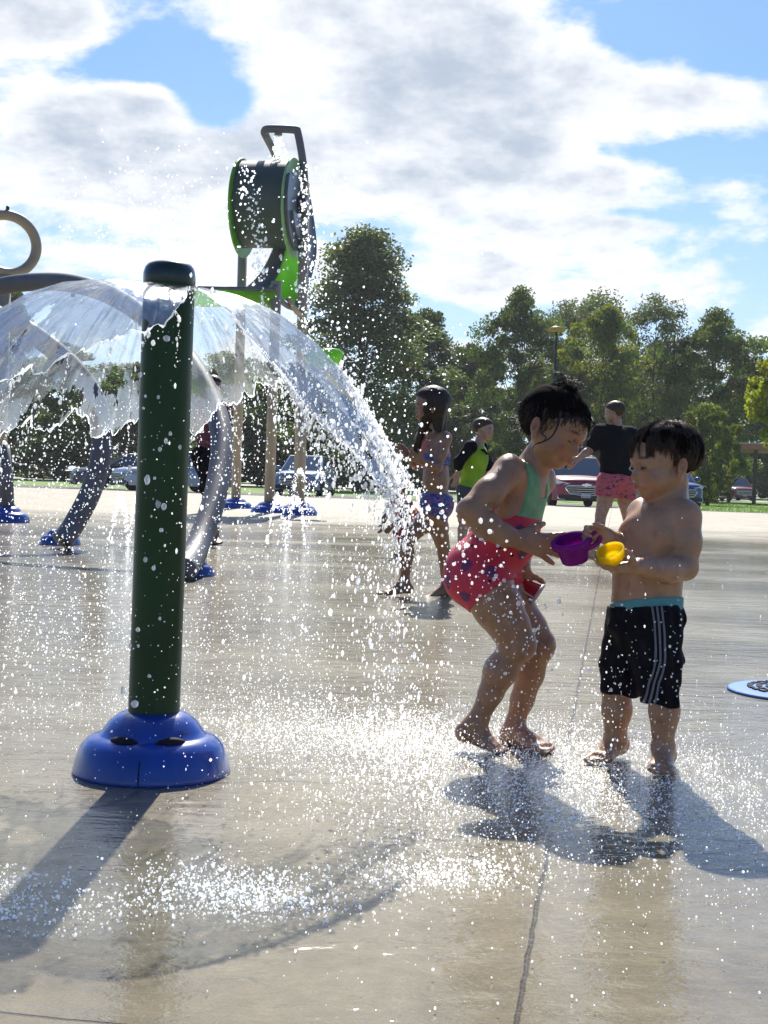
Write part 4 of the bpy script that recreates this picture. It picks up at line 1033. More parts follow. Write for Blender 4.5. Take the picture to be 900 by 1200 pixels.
# near arm, elbow bent, hand held out
B.ell(J(597, 552, -.06), (.037, .041, .043), None, .03)
B.chain([J(594, 556, -.075), J(573, 578, -.12), J(551, 598, -.15)], [.0375, .0355, .0305], .016)
B.chain([J(550, 600, -.15), J(570, 616, -.145), J(590, 627, -.135), J(606, 632, -.125)], [.031, .0325, .0265, .0215], .012)
hand(B, J(606, 632, -.125), [.95, .06, -.20], [.15, 1, .05], .138, (.14, .20, .26, .32), 2.0, (.6, .5, .5), 1)
# far arm hanging, hand round the handle of the red bucket
B.ell(J(633, 562, .085), (.040, .042, .044), None, .03)
B.chain([J(632, 564, .095), J(617, 600, .125), J(605, 630, .135)], [.036, .033, .029], .012)
B.chain([J(605, 630, .135), J(610, 652, .11), J(613, 668, .085)], [.029, .026, .020], .01)
hand(B, J(613, 668, .085), [.15, -.1, -1], [.55, .6, .1], .10, 1.0, .8, (.5, .6, .5), 1)
# neck and head
B.chain([J(620, 556, .01), J(628, 542, .005), J(637, 526, .0)], [.042, .036, .038], .02)
fh = unit([.70, -.52, -.37]); uh = unit([.30, -.05, .92]); Mh = frame(fh, uh)
hd = Head(J(650, 500, -.01), .190, Mh, 1.06); hd.build(B)
v, q = B.mesh(); col = np.ones((len(v), 3))
col = paint_face(v, col, hd)
# knees, elbows and toes a little darker and redder
for c, r_ in ((J(610, 756, -.05), .04), (J(633, 757, .055), .04), (J(547, 603, -.15), .035)):
    w_ = np.clip(1.2 - np.linalg.norm(v - c, axis=1) / r_, 0, 1)[:, None] * .35; col = col * (1 - w_) + col * np.array([.86, .74, .72]) * w_
finish(v, q, col, skin_a, 'body', girl, gbase); water_beads(girl, gbase, v, 520, 1, lambda p: p[2] < hd.c[2] - .10)
eyes(hd, girl, gbase, open_=.013)

# swimsuit: the torso's own field grown by 3 mm, cut at neckline, armholes and leg openings
X, Y, Z = T_.grid()
tc_ = J(594, 628, .01)
def tl(px, py, dd=0.0): return MB_.T @ (J(px, py, dd) - tc_)
a_f = (X - tc_[0]) * MB_[0, 0] + (Y - tc_[1]) * MB_[1, 0] + (Z - tc_[2]) * MB_[2, 0]
a_s = (X - tc_[0]) * MB_[0, 1] + (Y - tc_[1]) * MB_[1, 1] + (Z - tc_[2]) * MB_[2, 1]
a_u = (X - tc_[0]) * MB_[0, 2] + (Y - tc_[1]) * MB_[1, 2] + (Z - tc_[2]) * MB_[2, 2]
def np_smin(a, b, k): hh = np.clip(.5 + .5 * (b - a) / k, 0, 1); return b * (1 - hh) + a * hh - k * hh * (1 - hh)
suit = T_.F - .0036
top_u = .098
# neckline: scoop in front and behind, straps over the shoulders
strap = np.abs(np.abs(a_s) - .044) - .021
neck = np.minimum(a_u - (.112 + .10 * np.abs(a_f) + 6 * a_s ** 2), np.maximum(strap, a_u - .19))
arm = (np.abs(a_s) - (.062 + np.clip((.075 - a_u), 0, .06) * .55))
arm = np.where(a_u > .002, arm, -1.0)
suit = np.maximum(suit, np.maximum(neck, arm))
# leg openings: planes from hip to crotch
def plane(p, n): n = unit(n); return (X - p[0]) * n[0] + (Y - p[1]) * n[1] + (Z - p[2]) * n[2]
legs = np.minimum(plane(J(590, 676, -.08), [.55, -.50, -.62]), 9)
legs = np.maximum(plane(J(566, 690, -.08), [.10, -.35, -.95]) * .9, plane(J(545, 712, .0), [.25, -.1, -1.0]))
gus = plane(J(575, 700, .02), [.34, 0, -.94])
legcut = np.maximum(plane(J(588, 684, -.09), [.58, -.30, -.75]), -9)
suit = np.maximum(suit, np.minimum(np.maximum(legcut, -(a_s * 0 + .0) - 9 + 9 + legcut), 9))
v, q = B.mesh(suit, 1)
lv = (v - tc_) @ MB_; uu = lv[:, 2] - (.058 + .10 * lv[:, 0])
colS = np.zeros((len(v), 3)); colS[:, 0] = np.clip(uu * 20 + .5, 0, 1)
def seeds(n, gap, rs):
    g = np.random.default_rng(rs); o = []
    for k in g.permutation(len(v)):
        if all(np.linalg.norm(v[k] - p) > gap for p in o): o.append(v[k])
        if len(o) >= n: break
    return np.array(o)
def near(s_): return np.min(np.linalg.norm(v[:, None, :].astype(np.float32) - s_[None].astype(np.float32), axis=2), axis=1)
colS[:, 1] = np.clip(near(seeds(90, .031, 1)) / .02, 0, 1); colS[:, 2] = np.clip(near(seeds(30, .060, 2)) / .04, 0, 1)
m, nt, out = newmat('swimsuit_fabric'); L = nt.links.new; b = N(nt, 'ShaderNodeBsdfPrincipled', i_Roughness=.55); L(b.outputs[0], out.inputs[0])
at = N(nt, 'ShaderNodeAttribute', attribute_name='Col'); sp = N(nt, 'ShaderNodeSeparateColor'); L(at.outputs['Color'], sp.inputs[0])
isg = N(nt, 'ShaderNodeMapRange', i_From_Min=.48, i_From_Max=.52); L(sp.outputs[0], isg.inputs[0])
tc = N(nt, 'ShaderNodeTexCoord')
nf = N(nt, 'ShaderNodeTexNoise', i_Scale=120.0, i_Detail=2.0); L(tc.outputs['Object'], nf.inputs['Vector'])
fd_ = math_n(nt, 'ADD', sp.outputs[2], math_n(nt, 'MULTIPLY', math_n(nt, 'SUBTRACT', nf.outputs[0], .5), .5))
red = mixc(nt, ramp(nt, fd_, [(.30, .85), (.42, 0.0)]), (.64, .032, .075), (.06, .03, .15))
red = mixc(nt, ramp(nt, sp.outputs[1], [(.20, 1.0), (.26, 0.0)]), red, (.008, .005, .008))
n1 = N(nt, 'ShaderNodeTexNoise', i_Scale=40.0); L(tc.outputs['Object'], n1.inputs['Vector'])
grn = ramp(nt, n1.outputs[0], [(.3, (.13, .36, .17)), (.7, (.19, .46, .24))])
L(mixc(nt, isg.outputs[0], red, grn), b.inputs['Base Color'])
wv = N(nt, 'ShaderNodeTexWave', i_Scale=70.0, i_Distortion=3.0); L(tc.outputs['Object'], wv.inputs['Vector'])
bp = N(nt, 'ShaderNodeBump', i_Strength=.3, i_Distance=.002); L(wv.outputs[0], bp.inputs['Height']); L(bp.outputs[0], b.inputs['Normal'])
finish(v, q, colS, m, 'swimsuit', girl, gbase)

# hair: pulled up wet into a loose knot
def hair_region(hd, Hf, xh, zmin, thick=.035):
    X, Y, Z = Hf.grid(); H, M, c = hd.H, hd.M, hd.c
    lx = ((X - c[0]) * M[0, 0] + (Y - c[1]) * M[1, 0] + (Z - c[2]) * M[2, 0]) / H
    ly = ((X - c[0]) * M[0, 1] + (Y - c[1]) * M[1, 1] + (Z - c[2]) * M[2, 1]) / H
    lz = ((X - c[0]) * M[0, 2] + (Y - c[1]) * M[1, 2] + (Z - c[2]) * M[2, 2]) / H
    cut = lx - np.interp(lz, [p[0] for p in xh], [p[1] for p in xh])
    edge = np.maximum(cut + .02 * np.sin(ly * 60) + .012 * np.sin(ly * 133 + lz * 90), (zmin + np.clip(lx + .3, -1, 1) * .12 - lz) * .8)
    tap = np.clip(1 + edge / .16, 0, 1) ** 1.5
    return np.maximum(Hf.F + tap * thick * 1.35 * H + .006 * H * np.sin(lx * 17 + ly * 9) * np.sin(lz * 15 - ly * 11), edge * H)
Hf = hair_cap(hd, B, .022)
Hr = hair_region(hd, Hf, [(-.6, -.16), (-.2, -.13), (-.06, .02), (.08, .15), (.20, .30), (.27, .42), (.34, .62), (.6, .75)], -.38, .022)
Kf = like(B); Kf.F = Hr.astype(np.float32)
for p, r_ in (((-.10, .02, .53), .085), ((-.02, -.06, .52), .075), ((-.20, .04, .47), .09), ((-.06, .08, .55), .06)): Kf.ell(hd.w(*p), np.array([r_ * 1.25, r_, r_ * .72]) * hd.H, Mh, .012)
v, q = B.mesh(Kf.F, 1); hair = finish(v, q, np.ones((len(v), 3)), cap_m, 'hair', girl, gbase)
rr = random.Random(3); cur = []
def on_skull(x, y, z, lift=.045):
    d = np.array([x + .055, y, z - .12]); d = d / math.sqrt((d[0] / .475) ** 2 + (d[1] / .385) ** 2 + (d[2] / .375) ** 2)
    return hd.w(*(np.array([-.055, 0, .12]) + d * (1 + lift)))
cl = []
for i in range(70):                        # wet locks combed from the hairline up and back to the knot
    side = rr.choice((-1, 1)); z0 = rr.uniform(-.30, .37); x0 = float(np.interp(z0, [-.3, -.1, .06, .18, .26, .34], [-.26, -.07, .11, .24, .34, .43])) - rr.uniform(-.02, .13) * (1 if rr.random() < .6 else 4)
    if rr.random() < .35: z0 = rr.uniform(.30, .48); x0 = rr.uniform(-.42, .40)
    cl.append((x0, side * math.sqrt(max(.01, .16 - (x0 + .05) ** 2 * .6)) * rr.uniform(.0, 1), z0, (-.12 + rr.uniform(-.10, .10), rr.uniform(-.10, .10), .5)))
for i in range(2200):
    x0, y0, z0, tgt = rr.choice(cl); j = lambda s_: rr.gauss(0, s_); lf = rr.uniform(.024, .062); b_ = rr.uniform(-.03, .05)
    a0 = (x0 + j(.03), y0 + j(.05), z0 + j(.03)); cur.append(bez([on_skull(a0[0] + (tgt[0] - a0[0]) * t_ + j(.012), a0[1] + (tgt[1] - a0[1]) * t_ + j(.012), a0[2] + (tgt[2] - a0[2]) * t_ + b_ * math.sin(t_ * 3.14), lf + .015 * math.sin(t_ * 3.14)) for t_ in (0, .35, .7, 1)], 2))
mb_all = list(cur)
for i in range(46):                        # flyaways and loops round the knot
    p = hd.w(-.1 + rr.uniform(-.15, .15), rr.uniform(-.12, .12), .54); a = rr.uniform(0, 6.28); s_ = rr.uniform(.04, .14)
    mb_all.append(bez([p, p + hd.M @ np.array([math.cos(a) * s_, math.sin(a) * s_ * .6, rr.uniform(.04, .11)]) * hd.H * 1.4, p + hd.M @ np.array([math.cos(a) * s_ * 2, math.sin(a) * s_, rr.uniform(-.05, .10)]) * hd.H * 1.5], 6))
for i in range(34):                        # wet wisps behind the ear and at the nape
    z0 = rr.uniform(-.30, .15); p = on_skull(-.32 + rr.uniform(-.12, .16), -.26 + rr.uniform(-.1, .3), z0); l_ = rr.uniform(.12, .36); e = J(600 + rr.uniform(-16, 10), 500 + rr.uniform(-16, 20), rr.uniform(-.03, .04))
    mb_all.append(bez([p, p * .55 + e * .45 + np.array([0, 0, rr.uniform(-.004, .012)]), p + (e - p) * (.6 + l_)], 6))
lockcol = bez([J(657, 483, -.105), J(653, 499, -.112), J(646, 512, -.112), J(636, 518, -.105), J(627, 521, -.098), J(624, 527, -.093)], 5)
mb_all += [lockcol, [p + V((.002, -.001, .002)) for p in lockcol[:22]], bez([J(640, 478, -.10), J(634, 505, -.112), J(640, 513, -.115), J(633, 519, -.108)], 5)]
mb_all += [bez([on_skull(.36, .1, .33), hd.w(.50, -.02 + i * .05, .25), hd.w(.47, i * .05, .10 - .05 * i)], 6) for i in range(0, 2)]
lk = MB()
for i, c in enumerate(mb_all):
    c = [V([float(k_) for k_ in p]) for p in c]; n_ = len(c); r0 = rr.choice((.0006, .0008, .0011)) if i < 2200 else (.0021 if i >= 2200 + 46 + 34 else .0008)
    lk.tube(c, [r0 * (1 - .7 * (j / (n_ - 1)) ** 2) for j in range(n_)], 3 if i < 2200 else 5, cap=False)
lk.build('locks', hair_dark, hair, origin=gbase)
# parts of parts keep the thing's own frame
# ------------------------------------------------------------------ the small boy in black shorts
J = JJ(3.25)
bbase = G(742, 897)
boy = thing('person', 'small bare-chested boy in black striped shorts holding out two toy cups', 'person', bbase)
lo = np.minimum(J(680, 920, -.26), J(680, 470, -.26)) - .01; hi = np.maximum(J(835, 470, .22), J(835, 920, .22)) + .01; lo[2] = -.01
B = Field(lo, hi, .0026)
fb = unit([-.76, -.65, 0]); MB_ = frame(fb, [-.05, 0, 1]); S3 = MB_[:, 1]
B.ell(J(776, 612, .0), (.056, .080, .050), MB_, .03)
B.ell(J(771, 632, .0), (.070, .084, .080), MB_, .035)
B.ell(J(759, 672, .0), (.080, .086, .085), MB_, .045)
B.ell(J(757, 712, .0), (.078, .085, .070), MB_, .04)
for y in (1, -1): B.ell(J(772, 626, 0) + MB_ @ np.array([.050, .040 * y, .0]), (.016, .034, .028), MB_, .035)      # chest
B.ell(J(759, 678, 0) + MB_ @ np.array([.082, .0, -.012]), (.008, .007, .008), MB_, .008, True)                       # navel
hipn, hipf = J(770, 735, -.04), J(741, 735, .05)
B.chain([hipn, J(774, 770, -.042), J(777, 805, -.04)], [.052, .045, .036], .02)
B.chain([hipf, J(730, 770, .06), J(722, 805, .065)], [.052, .045, .036], .02)
B.chain([J(778, 805, -.04), J(778, 832, -.03), J(777, 858, -.018), J(777, 874, -.012)], [.034, .033, .025, .024], .012)
B.ell(J(779, 836, -.02), (.030, .034, .045), None, .02)
B.chain([J(722, 805, .065), J(722, 832, .07), J(721, 856, .08), J(721, 868, .085)], [.034, .033, .025, .024], .012)
B.ell(J(724, 832, .075), (.030, .034, .045), None, .02)
foot(B, J(777, 876, -.008), J(780, 884, .030), J(774, 898, -.075), r=.026, side=1)
foot(B, J(721, 867, .085), J(725, 872, .12), J(705, 885, .045), r=.025, side=-1)
# his left arm, bent across the front, palm up under the yellow cup
shl = J(805, 606, -.058)
B.ell(J(799, 603, -.05), (.040, .038, .038), None, .03)
B.chain([shl, J(806, 636, -.07), J(803, 664, -.078)], [.033, .031, .028], .016)
B.chain([J(803, 666, -.08), J(782, 669, -.125), J(762, 666, -.165), J(748, 664, -.185)], [.029, .029, .023, .020], .012)
hand(B, J(748, 666, -.185), [-1, -.10, -.02], [-.05, .18, .98], .114, (.36, .34, .36, .42), .9, (.45, .75, .55), -1)
# his right arm, reaching past the chest to the handle of the purple cup
B.ell(J(756, 600, .05), (.038, .038, .036), None, .03)
B.chain([J(751, 604, .06), J(746, 632, .085), J(742, 648, .08)], [.033, .030, .028], .014)
B.chain([J(742, 648, .08), J(730, 641, .02), J(720, 634, -.03), J(713, 629, -.055)], [.028, .027, .021, .019], .01)
hand(B, J(714, 629, -.053), [-.97, -.10, .12], [.05, -.93, -.30], .098, (1.0, 1.05, 1.05, 1.05), .6, (.75, .45, .35), 1)
B.chain([J(783, 602, .0), J(784, 586, .002), J(786, 566, .0)], [.044, .038, .042], .025)
fh = unit([-.95, -.29, -.08]); uh = unit([-.05, 0, 1]); Mh = frame(fh, uh)
hd = Head(J(778, 540, 0), .183, Mh, 1.04); hd.build(B)
v, q = B.mesh(); col = paint_face(v, np.ones((len(v), 3)), hd, lash=.024)
for y in (1, -1):
    c = J(772, 626, 0) + MB_ @ np.array([.072, .046 * y, .0]); w_ = np.clip(1.4 - np.linalg.norm(v - c, axis=1) / .008, 0, 1)[:, None] * .6; col = col * (1 - w_) + col * np.array([.6, .42, .40]) * w_
finish(v, q, col, skin_b, 'body', boy, bbase); water_beads(boy, bbase, v, 420, 2, lambda p: p[2] < hd.c[2] - .12)
eyes(hd, boy, bbase, open_=.027)
# shorts
S = Field(lo, hi, .0026)
S.ell(J(757, 714, .0), (.082, .086, .075), MB_, .0); S.ell(J(755, 735, 0), (.084, .086, .07), MB_, .03)
S.chain([J(767, 730, -.035), J(770, 775, -.042), J(774, 840, -.040)], [.066, .058, .044], .02)
S.chain([J(742, 730, .045), J(732, 775, .056), J(724, 835, .064)], [.066, .056, .043], .02)
X, Y, Z = S.grid()
hem = np.where(True, 0, 0)
pz = lambda p, n: (X - p[0]) * n[0] + (Y - p[1]) * n[1] + (Z - p[2]) * n[2]
wob = .0022 * np.sin(X * 140 + Y * 60) + .0015 * np.sin(X * 260 + Z * 70) + .0016 * np.sin(Z * 120 + X * 50)
nt_ = unit([-.07, .06, 1]); nb_ = unit([-.10, -.02, -1])
Fs = np.maximum(np.maximum(S.F + wob, pz(J(757, 709, 0), nt_)), pz(J(752, 820, 0), nb_) + .003 * np.sin(X * 90))
v, q = B.mesh(Fs, 1)
line_z = [J(768, y, -.09)[2] for y in (830, 800, 775, 750, 712)]; line_x = [J(x, 760, -.09)[0] for x in (764, 768, 773, 772.5, 768.5)]
st = (v[:, 0] - np.interp(v[:, 2], line_z, line_x)) / .0105
stc = np.zeros((len(v), 3)); stc[:, 0] = np.where(v[:, 1] < 3.25 - .03, st * .1 + .5, 0)
m, nt, out = newmat('black_sport_fabric'); L = nt.links.new; b = N(nt, 'ShaderNodeBsdfPrincipled', i_Roughness=.85); b.inputs['Specular IOR Level'].default_value = .15; L(b.outputs[0], out.inputs[0])
at = N(nt, 'ShaderNodeAttribute', attribute_name='Col'); sp = N(nt, 'ShaderNodeSeparateColor'); L(at.outputs['Color'], sp.inputs[0])
sx = math_n(nt, 'MULTIPLY', math_n(nt, 'SUBTRACT', sp.outputs[0], .5), 10.0)
fr = math_n(nt, 'ABSOLUTE', math_n(nt, 'SUBTRACT', sx, math_n(nt, 'ROUND', sx)))
on = math_n(nt, 'MULTIPLY', math_n(nt, 'LESS_THAN', fr, .24), math_n(nt, 'LESS_THAN', math_n(nt, 'ABSOLUTE', sx), 1.4))
tc = N(nt, 'ShaderNodeTexCoord'); n1 = N(nt, 'ShaderNodeTexNoise', i_Scale=30.0, i_Detail=4.0); L(tc.outputs['Object'], n1.inputs['Vector'])
L(mixc(nt, on, ramp(nt, n1.outputs[0], [(.3, (.006, .006, .009)), (.7, (.014, .014, .019))]), (.20, .20, .23)), b.inputs['Base Color'])
bp = N(nt, 'ShaderNodeBump', i_Strength=.5, i_Distance=.006); L(n1.outputs[0], bp.inputs['Height']); L(bp.outputs[0], b.inputs['Normal'])
shorts = finish(v, q, stc, m, 'shorts', boy, bbase)
# teal underwear showing above the waistband
Fu = np.maximum(np.maximum(B.F - .0032, pz(J(757, 703.5, 0), unit([-.10, .16, 1]))), -pz(J(757, 716, 0), nt_))
v, q = B.mesh(Fu, 1); finish(v, q, np.ones((len(v), 3)), cloth('teal_cotton', (.10, .33, .36)), 'underwear', boy, bbase)
# short wet hair with a fringe
Hf = hair_cap(hd, B, .026)
Hr = hair_region(hd, Hf, [(-.6, -.22), (-.22, -.16), (-.10, -.10), (.02, -.06), (.10, .06), (.18, .22), (.26, .42), (.32, .62), (.6, .75)], -.24, .026)
Kf = like(B); Kf.F = Hr.astype(np.float32)
v, q = B.mesh(Kf.F, 1); hair = finish(v, q, np.ones((len(v), 3)), cap_m, 'hair', boy, bbase)
rr = random.Random(5); lk = MB()
def skull(x, y, z, lift):
    d = np.array([x + .055, y, z - .13]); d = d / math.sqrt((d[0] / .475) ** 2 + (d[1] / .385) ** 2 + (d[2] / .375) ** 2)
    return hd.w(*(np.array([-.055, 0, .13]) + d * (1 + lift)))
cl = []
for i in range(95):                        # wet locks from the crown; the front ones fall as an uneven fringe swept to one side
    a = rr.uniform(-3.14, 3.14); f_ = math.cos(a)
    ze = (.02 + .17 * rr.random()) if f_ > .55 else ((-.02 + .16 * rr.random()) if f_ > .05 else (-.22 + .16 * rr.random()))
    cl.append((a, ze, rr.uniform(-.10, .22), rr.uniform(.028, .065)))
for i in range(2600):
    a0, ze, sw, lf = rr.choice(cl); a1 = a0 + rr.gauss(0, .13); pts = []; tip = rr.gauss(0, .035); l0 = rr.uniform(.0, .02); ze2 = ze + rr.gauss(0, .025); sh = rr.uniform(.72, 1.0) if rr.random() < .35 else 1.0
    for t_ in (0, .3, .6, .85, 1):
        t_ *= sh; a = a1 * (1 - t_) + (a0 + sw + tip) * t_ if abs(a0) < 1.6 else a1 * (1 - t_) + (a0 + tip) * t_
        ex, ey = math.cos(a), math.sin(a)
        pts.append(skull(-.14 * (1 - t_) + ex * .48 * t_, ey * .40 * t_, .52 * (1 - t_ ** 2) + ze2 * t_ ** 2, lf * (.7 + .5 * math.sin(t_ * 2.6)) + l0))
    c = [V([float(k_) for k_ in p]) for p in bez(pts, 2)]; n_ = len(c); w0 = rr.choice((.0006, .0008, .0011)); lk.tube(c, [w0 * (1 - .75 * (j / (n_ - 1)) ** 2) for j in range(n_)], 3, cap=False)
for i in range(40):                        # spiky tufts on the crown
    a = rr.uniform(0, 6.28); p = skull(-.15 + rr.uniform(-.25, .25), rr.uniform(-.2, .2), .5, .03); e = p + Mh @ np.array([rr.uniform(-.14, .04), rr.uniform(-.06, .06), rr.uniform(.02, .085)]) * hd.H
    c = [V([float(k_) for k_ in q_]) for q_ in bez([p, (p + e) / 2 + Mh[:, 2] * .004, e], 4)]; n_ = len(c); lk.tube(c, [.0013 * (1 - .85 * j / (n_ - 1)) for j in range(n_)], 5, cap=False)
lk.build('locks', hair_brown, hair, origin=bbase)

# ------------------------------------------------------------------ toy cups
def toy_cup(label, mat, c, axis, r0, r1, h, rim, wall=.0022, spin=0.0, name='toy_cup'):
    """hollow tapered cup with a thick rolled rim; c: centre of the mouth"""
    c = V([float(x) for x in c]); ax_ = V(axis).normalized(); rot = ax_.to_track_quat('Z', 'Y').to_matrix(); t = thing(name, label, 'toy cup', c - ax_ * h)
    prof = [(.001, -h), (r0 * .96, -h), (r0, -h + .003), (r1, -.004), (r1 - wall, -.004), (r0 - wall, -h + .005), (.001, -h + .004)]
    MB().lathe(prof, c, 40, rot, cap=False).build('cup', mat, t, origin=t.location, autosmooth=50)
    if rim: MB().lathe([(r1 - wall, -.016), (r1 + rim, -.016), (r1 + rim * 1.4, -.012), (r1 + rim * 1.4, -.003), (r1 + rim, .001), (r1 - wall * .8, .001), (r1 - wall, -.003), (r1 - wall, -.016)], c, 40, rot, cap=False).build('rim', mat, t, origin=t.location, autosmooth=60)
    return t, c, rot
purple = simple('purple_plastic', (.46, .018, .46), .35, var=.05, coat=.2, trans=.65)
yellow = simple('yellow_plastic', (.95, .80, .01), .4, var=.04, trans=.75)
redpl = simple('red_plastic', (.55, .012, .022), .3, var=.05, coat=.5, trans=.35); whitepl = simple('white_plastic', (.72, .66, .66), .35, var=.05, trans=.3)
t, c, rot = toy_cup('purple toy cup with a thick rim and loop handle, in the small boy\'s far hand', purple, J(669, 632, -.075), (-.26, -.30, .90), .032, .040, .055, .0058)
h0 = c + rot @ V((0, 0, -.010)); hv = V((.95, .12, .38)).normalized()
MB().tube(bez([h0 + hv * .040, h0 + hv * .058 + V((0, 0, .006)), h0 + hv * .072 + V((0, 0, -.004)), h0 + hv * .066 + V((0, 0, -.022)), h0 + hv * .036 + V((0, 0, -.028))], 5), .0062, 10).build('handle', purple, t, origin=t.location)
toy_cup('yellow toy cup cradled in the palm of the small boy', yellow, J(715, 645, -.215), (-.38, -.42, .82), .021, .031, .030, .0012)
J = JJ(3.40)
t, c, rot = toy_cup('red toy bucket with a white rim hanging behind the legs of the girl', redpl, J(629, 701, .07), (.80, -.15, -.50), .026, .036, .052, 0, name='toy_bucket')
MB().lathe([(.036, -.008), (.040, -.007), (.041, -.001), (.039, .001), (.034, .001), (.034, -.006)], c, 36, rot, cap=False).build('rim', whitepl, t, origin=t.location)
MB().tube(bez([c + rot @ V((.037, 0, -.004)), c + rot @ V((.036, 0, -.03)) + V((-.012, 0, .01)), V(J(613, 679, .075).tolist()), c + rot @ V((-.036, 0, -.03)) + V((-.012, 0, .01)), c + rot @ V((-.037, 0, -.004))], 6), .0022, 8).build('handle', whitepl, t, origin=t.location)
# ------------------------------------------------------------------ people farther off
def figure(label, D, j, H, f, skin_m, h=.006, head_f=None, head_u=(0, 0, 1), base_px=None, size=1.0, hands=True, feet=True):
    """a whole body from joints read off the photo; j: joint -> (px, py, dd)"""
    Jd = JJ(D); q = {k: Jd(*v) for k, v in j.items()}; z = size
    f = unit(f); up = unit(q['neck'] - q['pelvis']); M = frame(f - up * np.dot(f, up) * .0, up); Mt = frame(f, up)
    allp = np.array(list(q.values())); lo = allp.min(0) - .22 * z - .05; hi = allp.max(0) + .22 * z + .12; lo[2] = max(lo[2], -.02)
    B = Field(lo, hi, h); T_ = Field(lo, hi, h)
    ch = q['chest']; pe = q['pelvis']; sw = np.linalg.norm(q['shL'] - q['shR']) / 2
    for S in (B, T_):
        S.ell(ch, np.array([.105, sw * .92, .14]) * np.array([z, 1, z]), Mt, .04 * z); S.ell((ch + pe) / 2, np.array([.095, .125, .14]) * z, Mt, .05 * z)
        S.ell(pe, np.array([.115, .145, .105]) * z, Mt, .05 * z)
    for s in 'LR':
        B.cap(ch + (q['neck'] - ch) * .5, q['sh' + s], .055 * z, .05 * z, .05 * z)
        B.chain([q['sh' + s], (q['sh' + s] + q['el' + s]) / 2, q['el' + s]], [.050 * z, .043 * z, .036 * z], .02 * z)
        B.chain([q['el' + s], q['el' + s] * .6 + q['wr' + s] * .4, q['wr' + s]], [.037 * z, .036 * z, .024 * z], .01 * z)
        d = unit(q['wr' + s] - q['el' + s])
        if hands: hand(B, q['wr' + s], d, np.cross(d, [0, 0, 1]) * (1 if s == 'L' else -1) + f * .2, .165 * z, (.4, .45, .5, .55), .8, None, 1 if s == 'R' else -1)
        hp = pe + Mt[:, 1] * (.08 * z if s == 'L' else -.08 * z) - np.array([0, 0, .03 * z])
        for S in (B, T_): S.cap(hp, hp + (q['kn' + s] - hp) * .25, .085 * z, .078 * z, .03 * z)
        B.chain([hp, hp + (q['kn' + s] - hp) * .5, q['kn' + s]], [.085 * z, .072 * z, .052 * z], .02 * z)
        B.chain([q['kn' + s], q['kn' + s] * .65 + q['an' + s] * .35 - f * .01 * z, q['an' + s]], [.050 * z, .050 * z, .032 * z], .01 * z)
        if feet:
            fd = q.get('to' + s); an = q['an' + s]
            g = np.array([an[0], an[1], max(.03 * z, an[2] - .06 * z)]); ff = unit(np.array([f[0], f[1], 0])); toe = fd if fd is not None else g + ff * .15 * z; foot(B, an, g - ff * .035 * z, toe, r=.034 * z, side=1 if s == 'L' else -1)
    hf = unit(head_f if head_f is not None else f); Mh = frame(hf, head_u); hd = Head(q['head'], H, Mh)
    B.chain([q['neck'], q['neck'] * .4 + hd.w(-.10, 0, -.25) * .6], [.052 * z, .048 * z], .02 * z); hd.build(B, H / h > 26)
    b0 = V(q['pelvis'].tolist()); b0.z = 0
    t = thing('person', label, 'person', b0)
    v, qd = B.mesh(); col = paint_face(v, np.ones((len(v), 3)), hd) if H / h > 26 else np.ones((len(v), 3)); finish(v, qd, col, skin_m, 'body', t, b0)
    return t, b0, B, T_, q, Mt, hd
def garment(name, t, b0, S, F, mat, col=None):
    v, qd = S.mesh(F, 1)
    if len(v): return finish(v, qd, np.ones((len(v), 3)) if col is None else col(v), mat, name, t, b0)
def cap_hair(t, b0, B, hd, mat, line, zmin, thick=.05, extra=()):
    Hf = hair_cap(hd, B, thick); K = like(B); K.F = hair_region(hd, Hf, line, zmin, thick).astype(np.float32)
    for a, b, ra, rb in extra: K.cap(a, b, ra, rb, .02)
    return garment('hair', t, b0, K, K.F, mat)
SHORT = [(-.6, -.22), (-.22, -.16), (-.10, -.10), (.02, .0), (.10, .16), (.20, .36), (.28, .62), (.6, .75)]
def planes(S): X, Y, Z = S.grid(); return (lambda p, n: (X - p[0]) * n[0] + (Y - p[1]) * n[1] + (Z - p[2]) * n[2]), X, Y, Z

def print_mat(name, base, spots, scale, th):
    m, nt, out = newmat(name); L = nt.links.new; b = N(nt, 'ShaderNodeBsdfPrincipled', i_Roughness=.75); L(b.outputs[0], out.inputs[0]); tc = N(nt, 'ShaderNodeTexCoord'); c = base
    for i, s in enumerate(spots):
        mp = N(nt, 'ShaderNodeMapping'); mp.inputs['Location'].default_value = (i * 3.1, i, i * 2.2); mp.inputs['Rotation'].default_value = (.5, .4, .7 * i); mp.inputs['Scale'].default_value = (1, 1, 2.2); L(tc.outputs['Object'], mp.inputs[0])
        n = N(nt, 'ShaderNodeTexNoise', i_Scale=scale * (1 + .3 * i), i_Detail=1.5, i_Distortion=1.2); L(mp.outputs[0], n.inputs['Vector']); c = mixc(nt, ramp(nt, n.outputs[0], [(th, 0.0), (th + .04, 1.0)]), c, s)
    L(c, b.inputs['Base Color']); return m

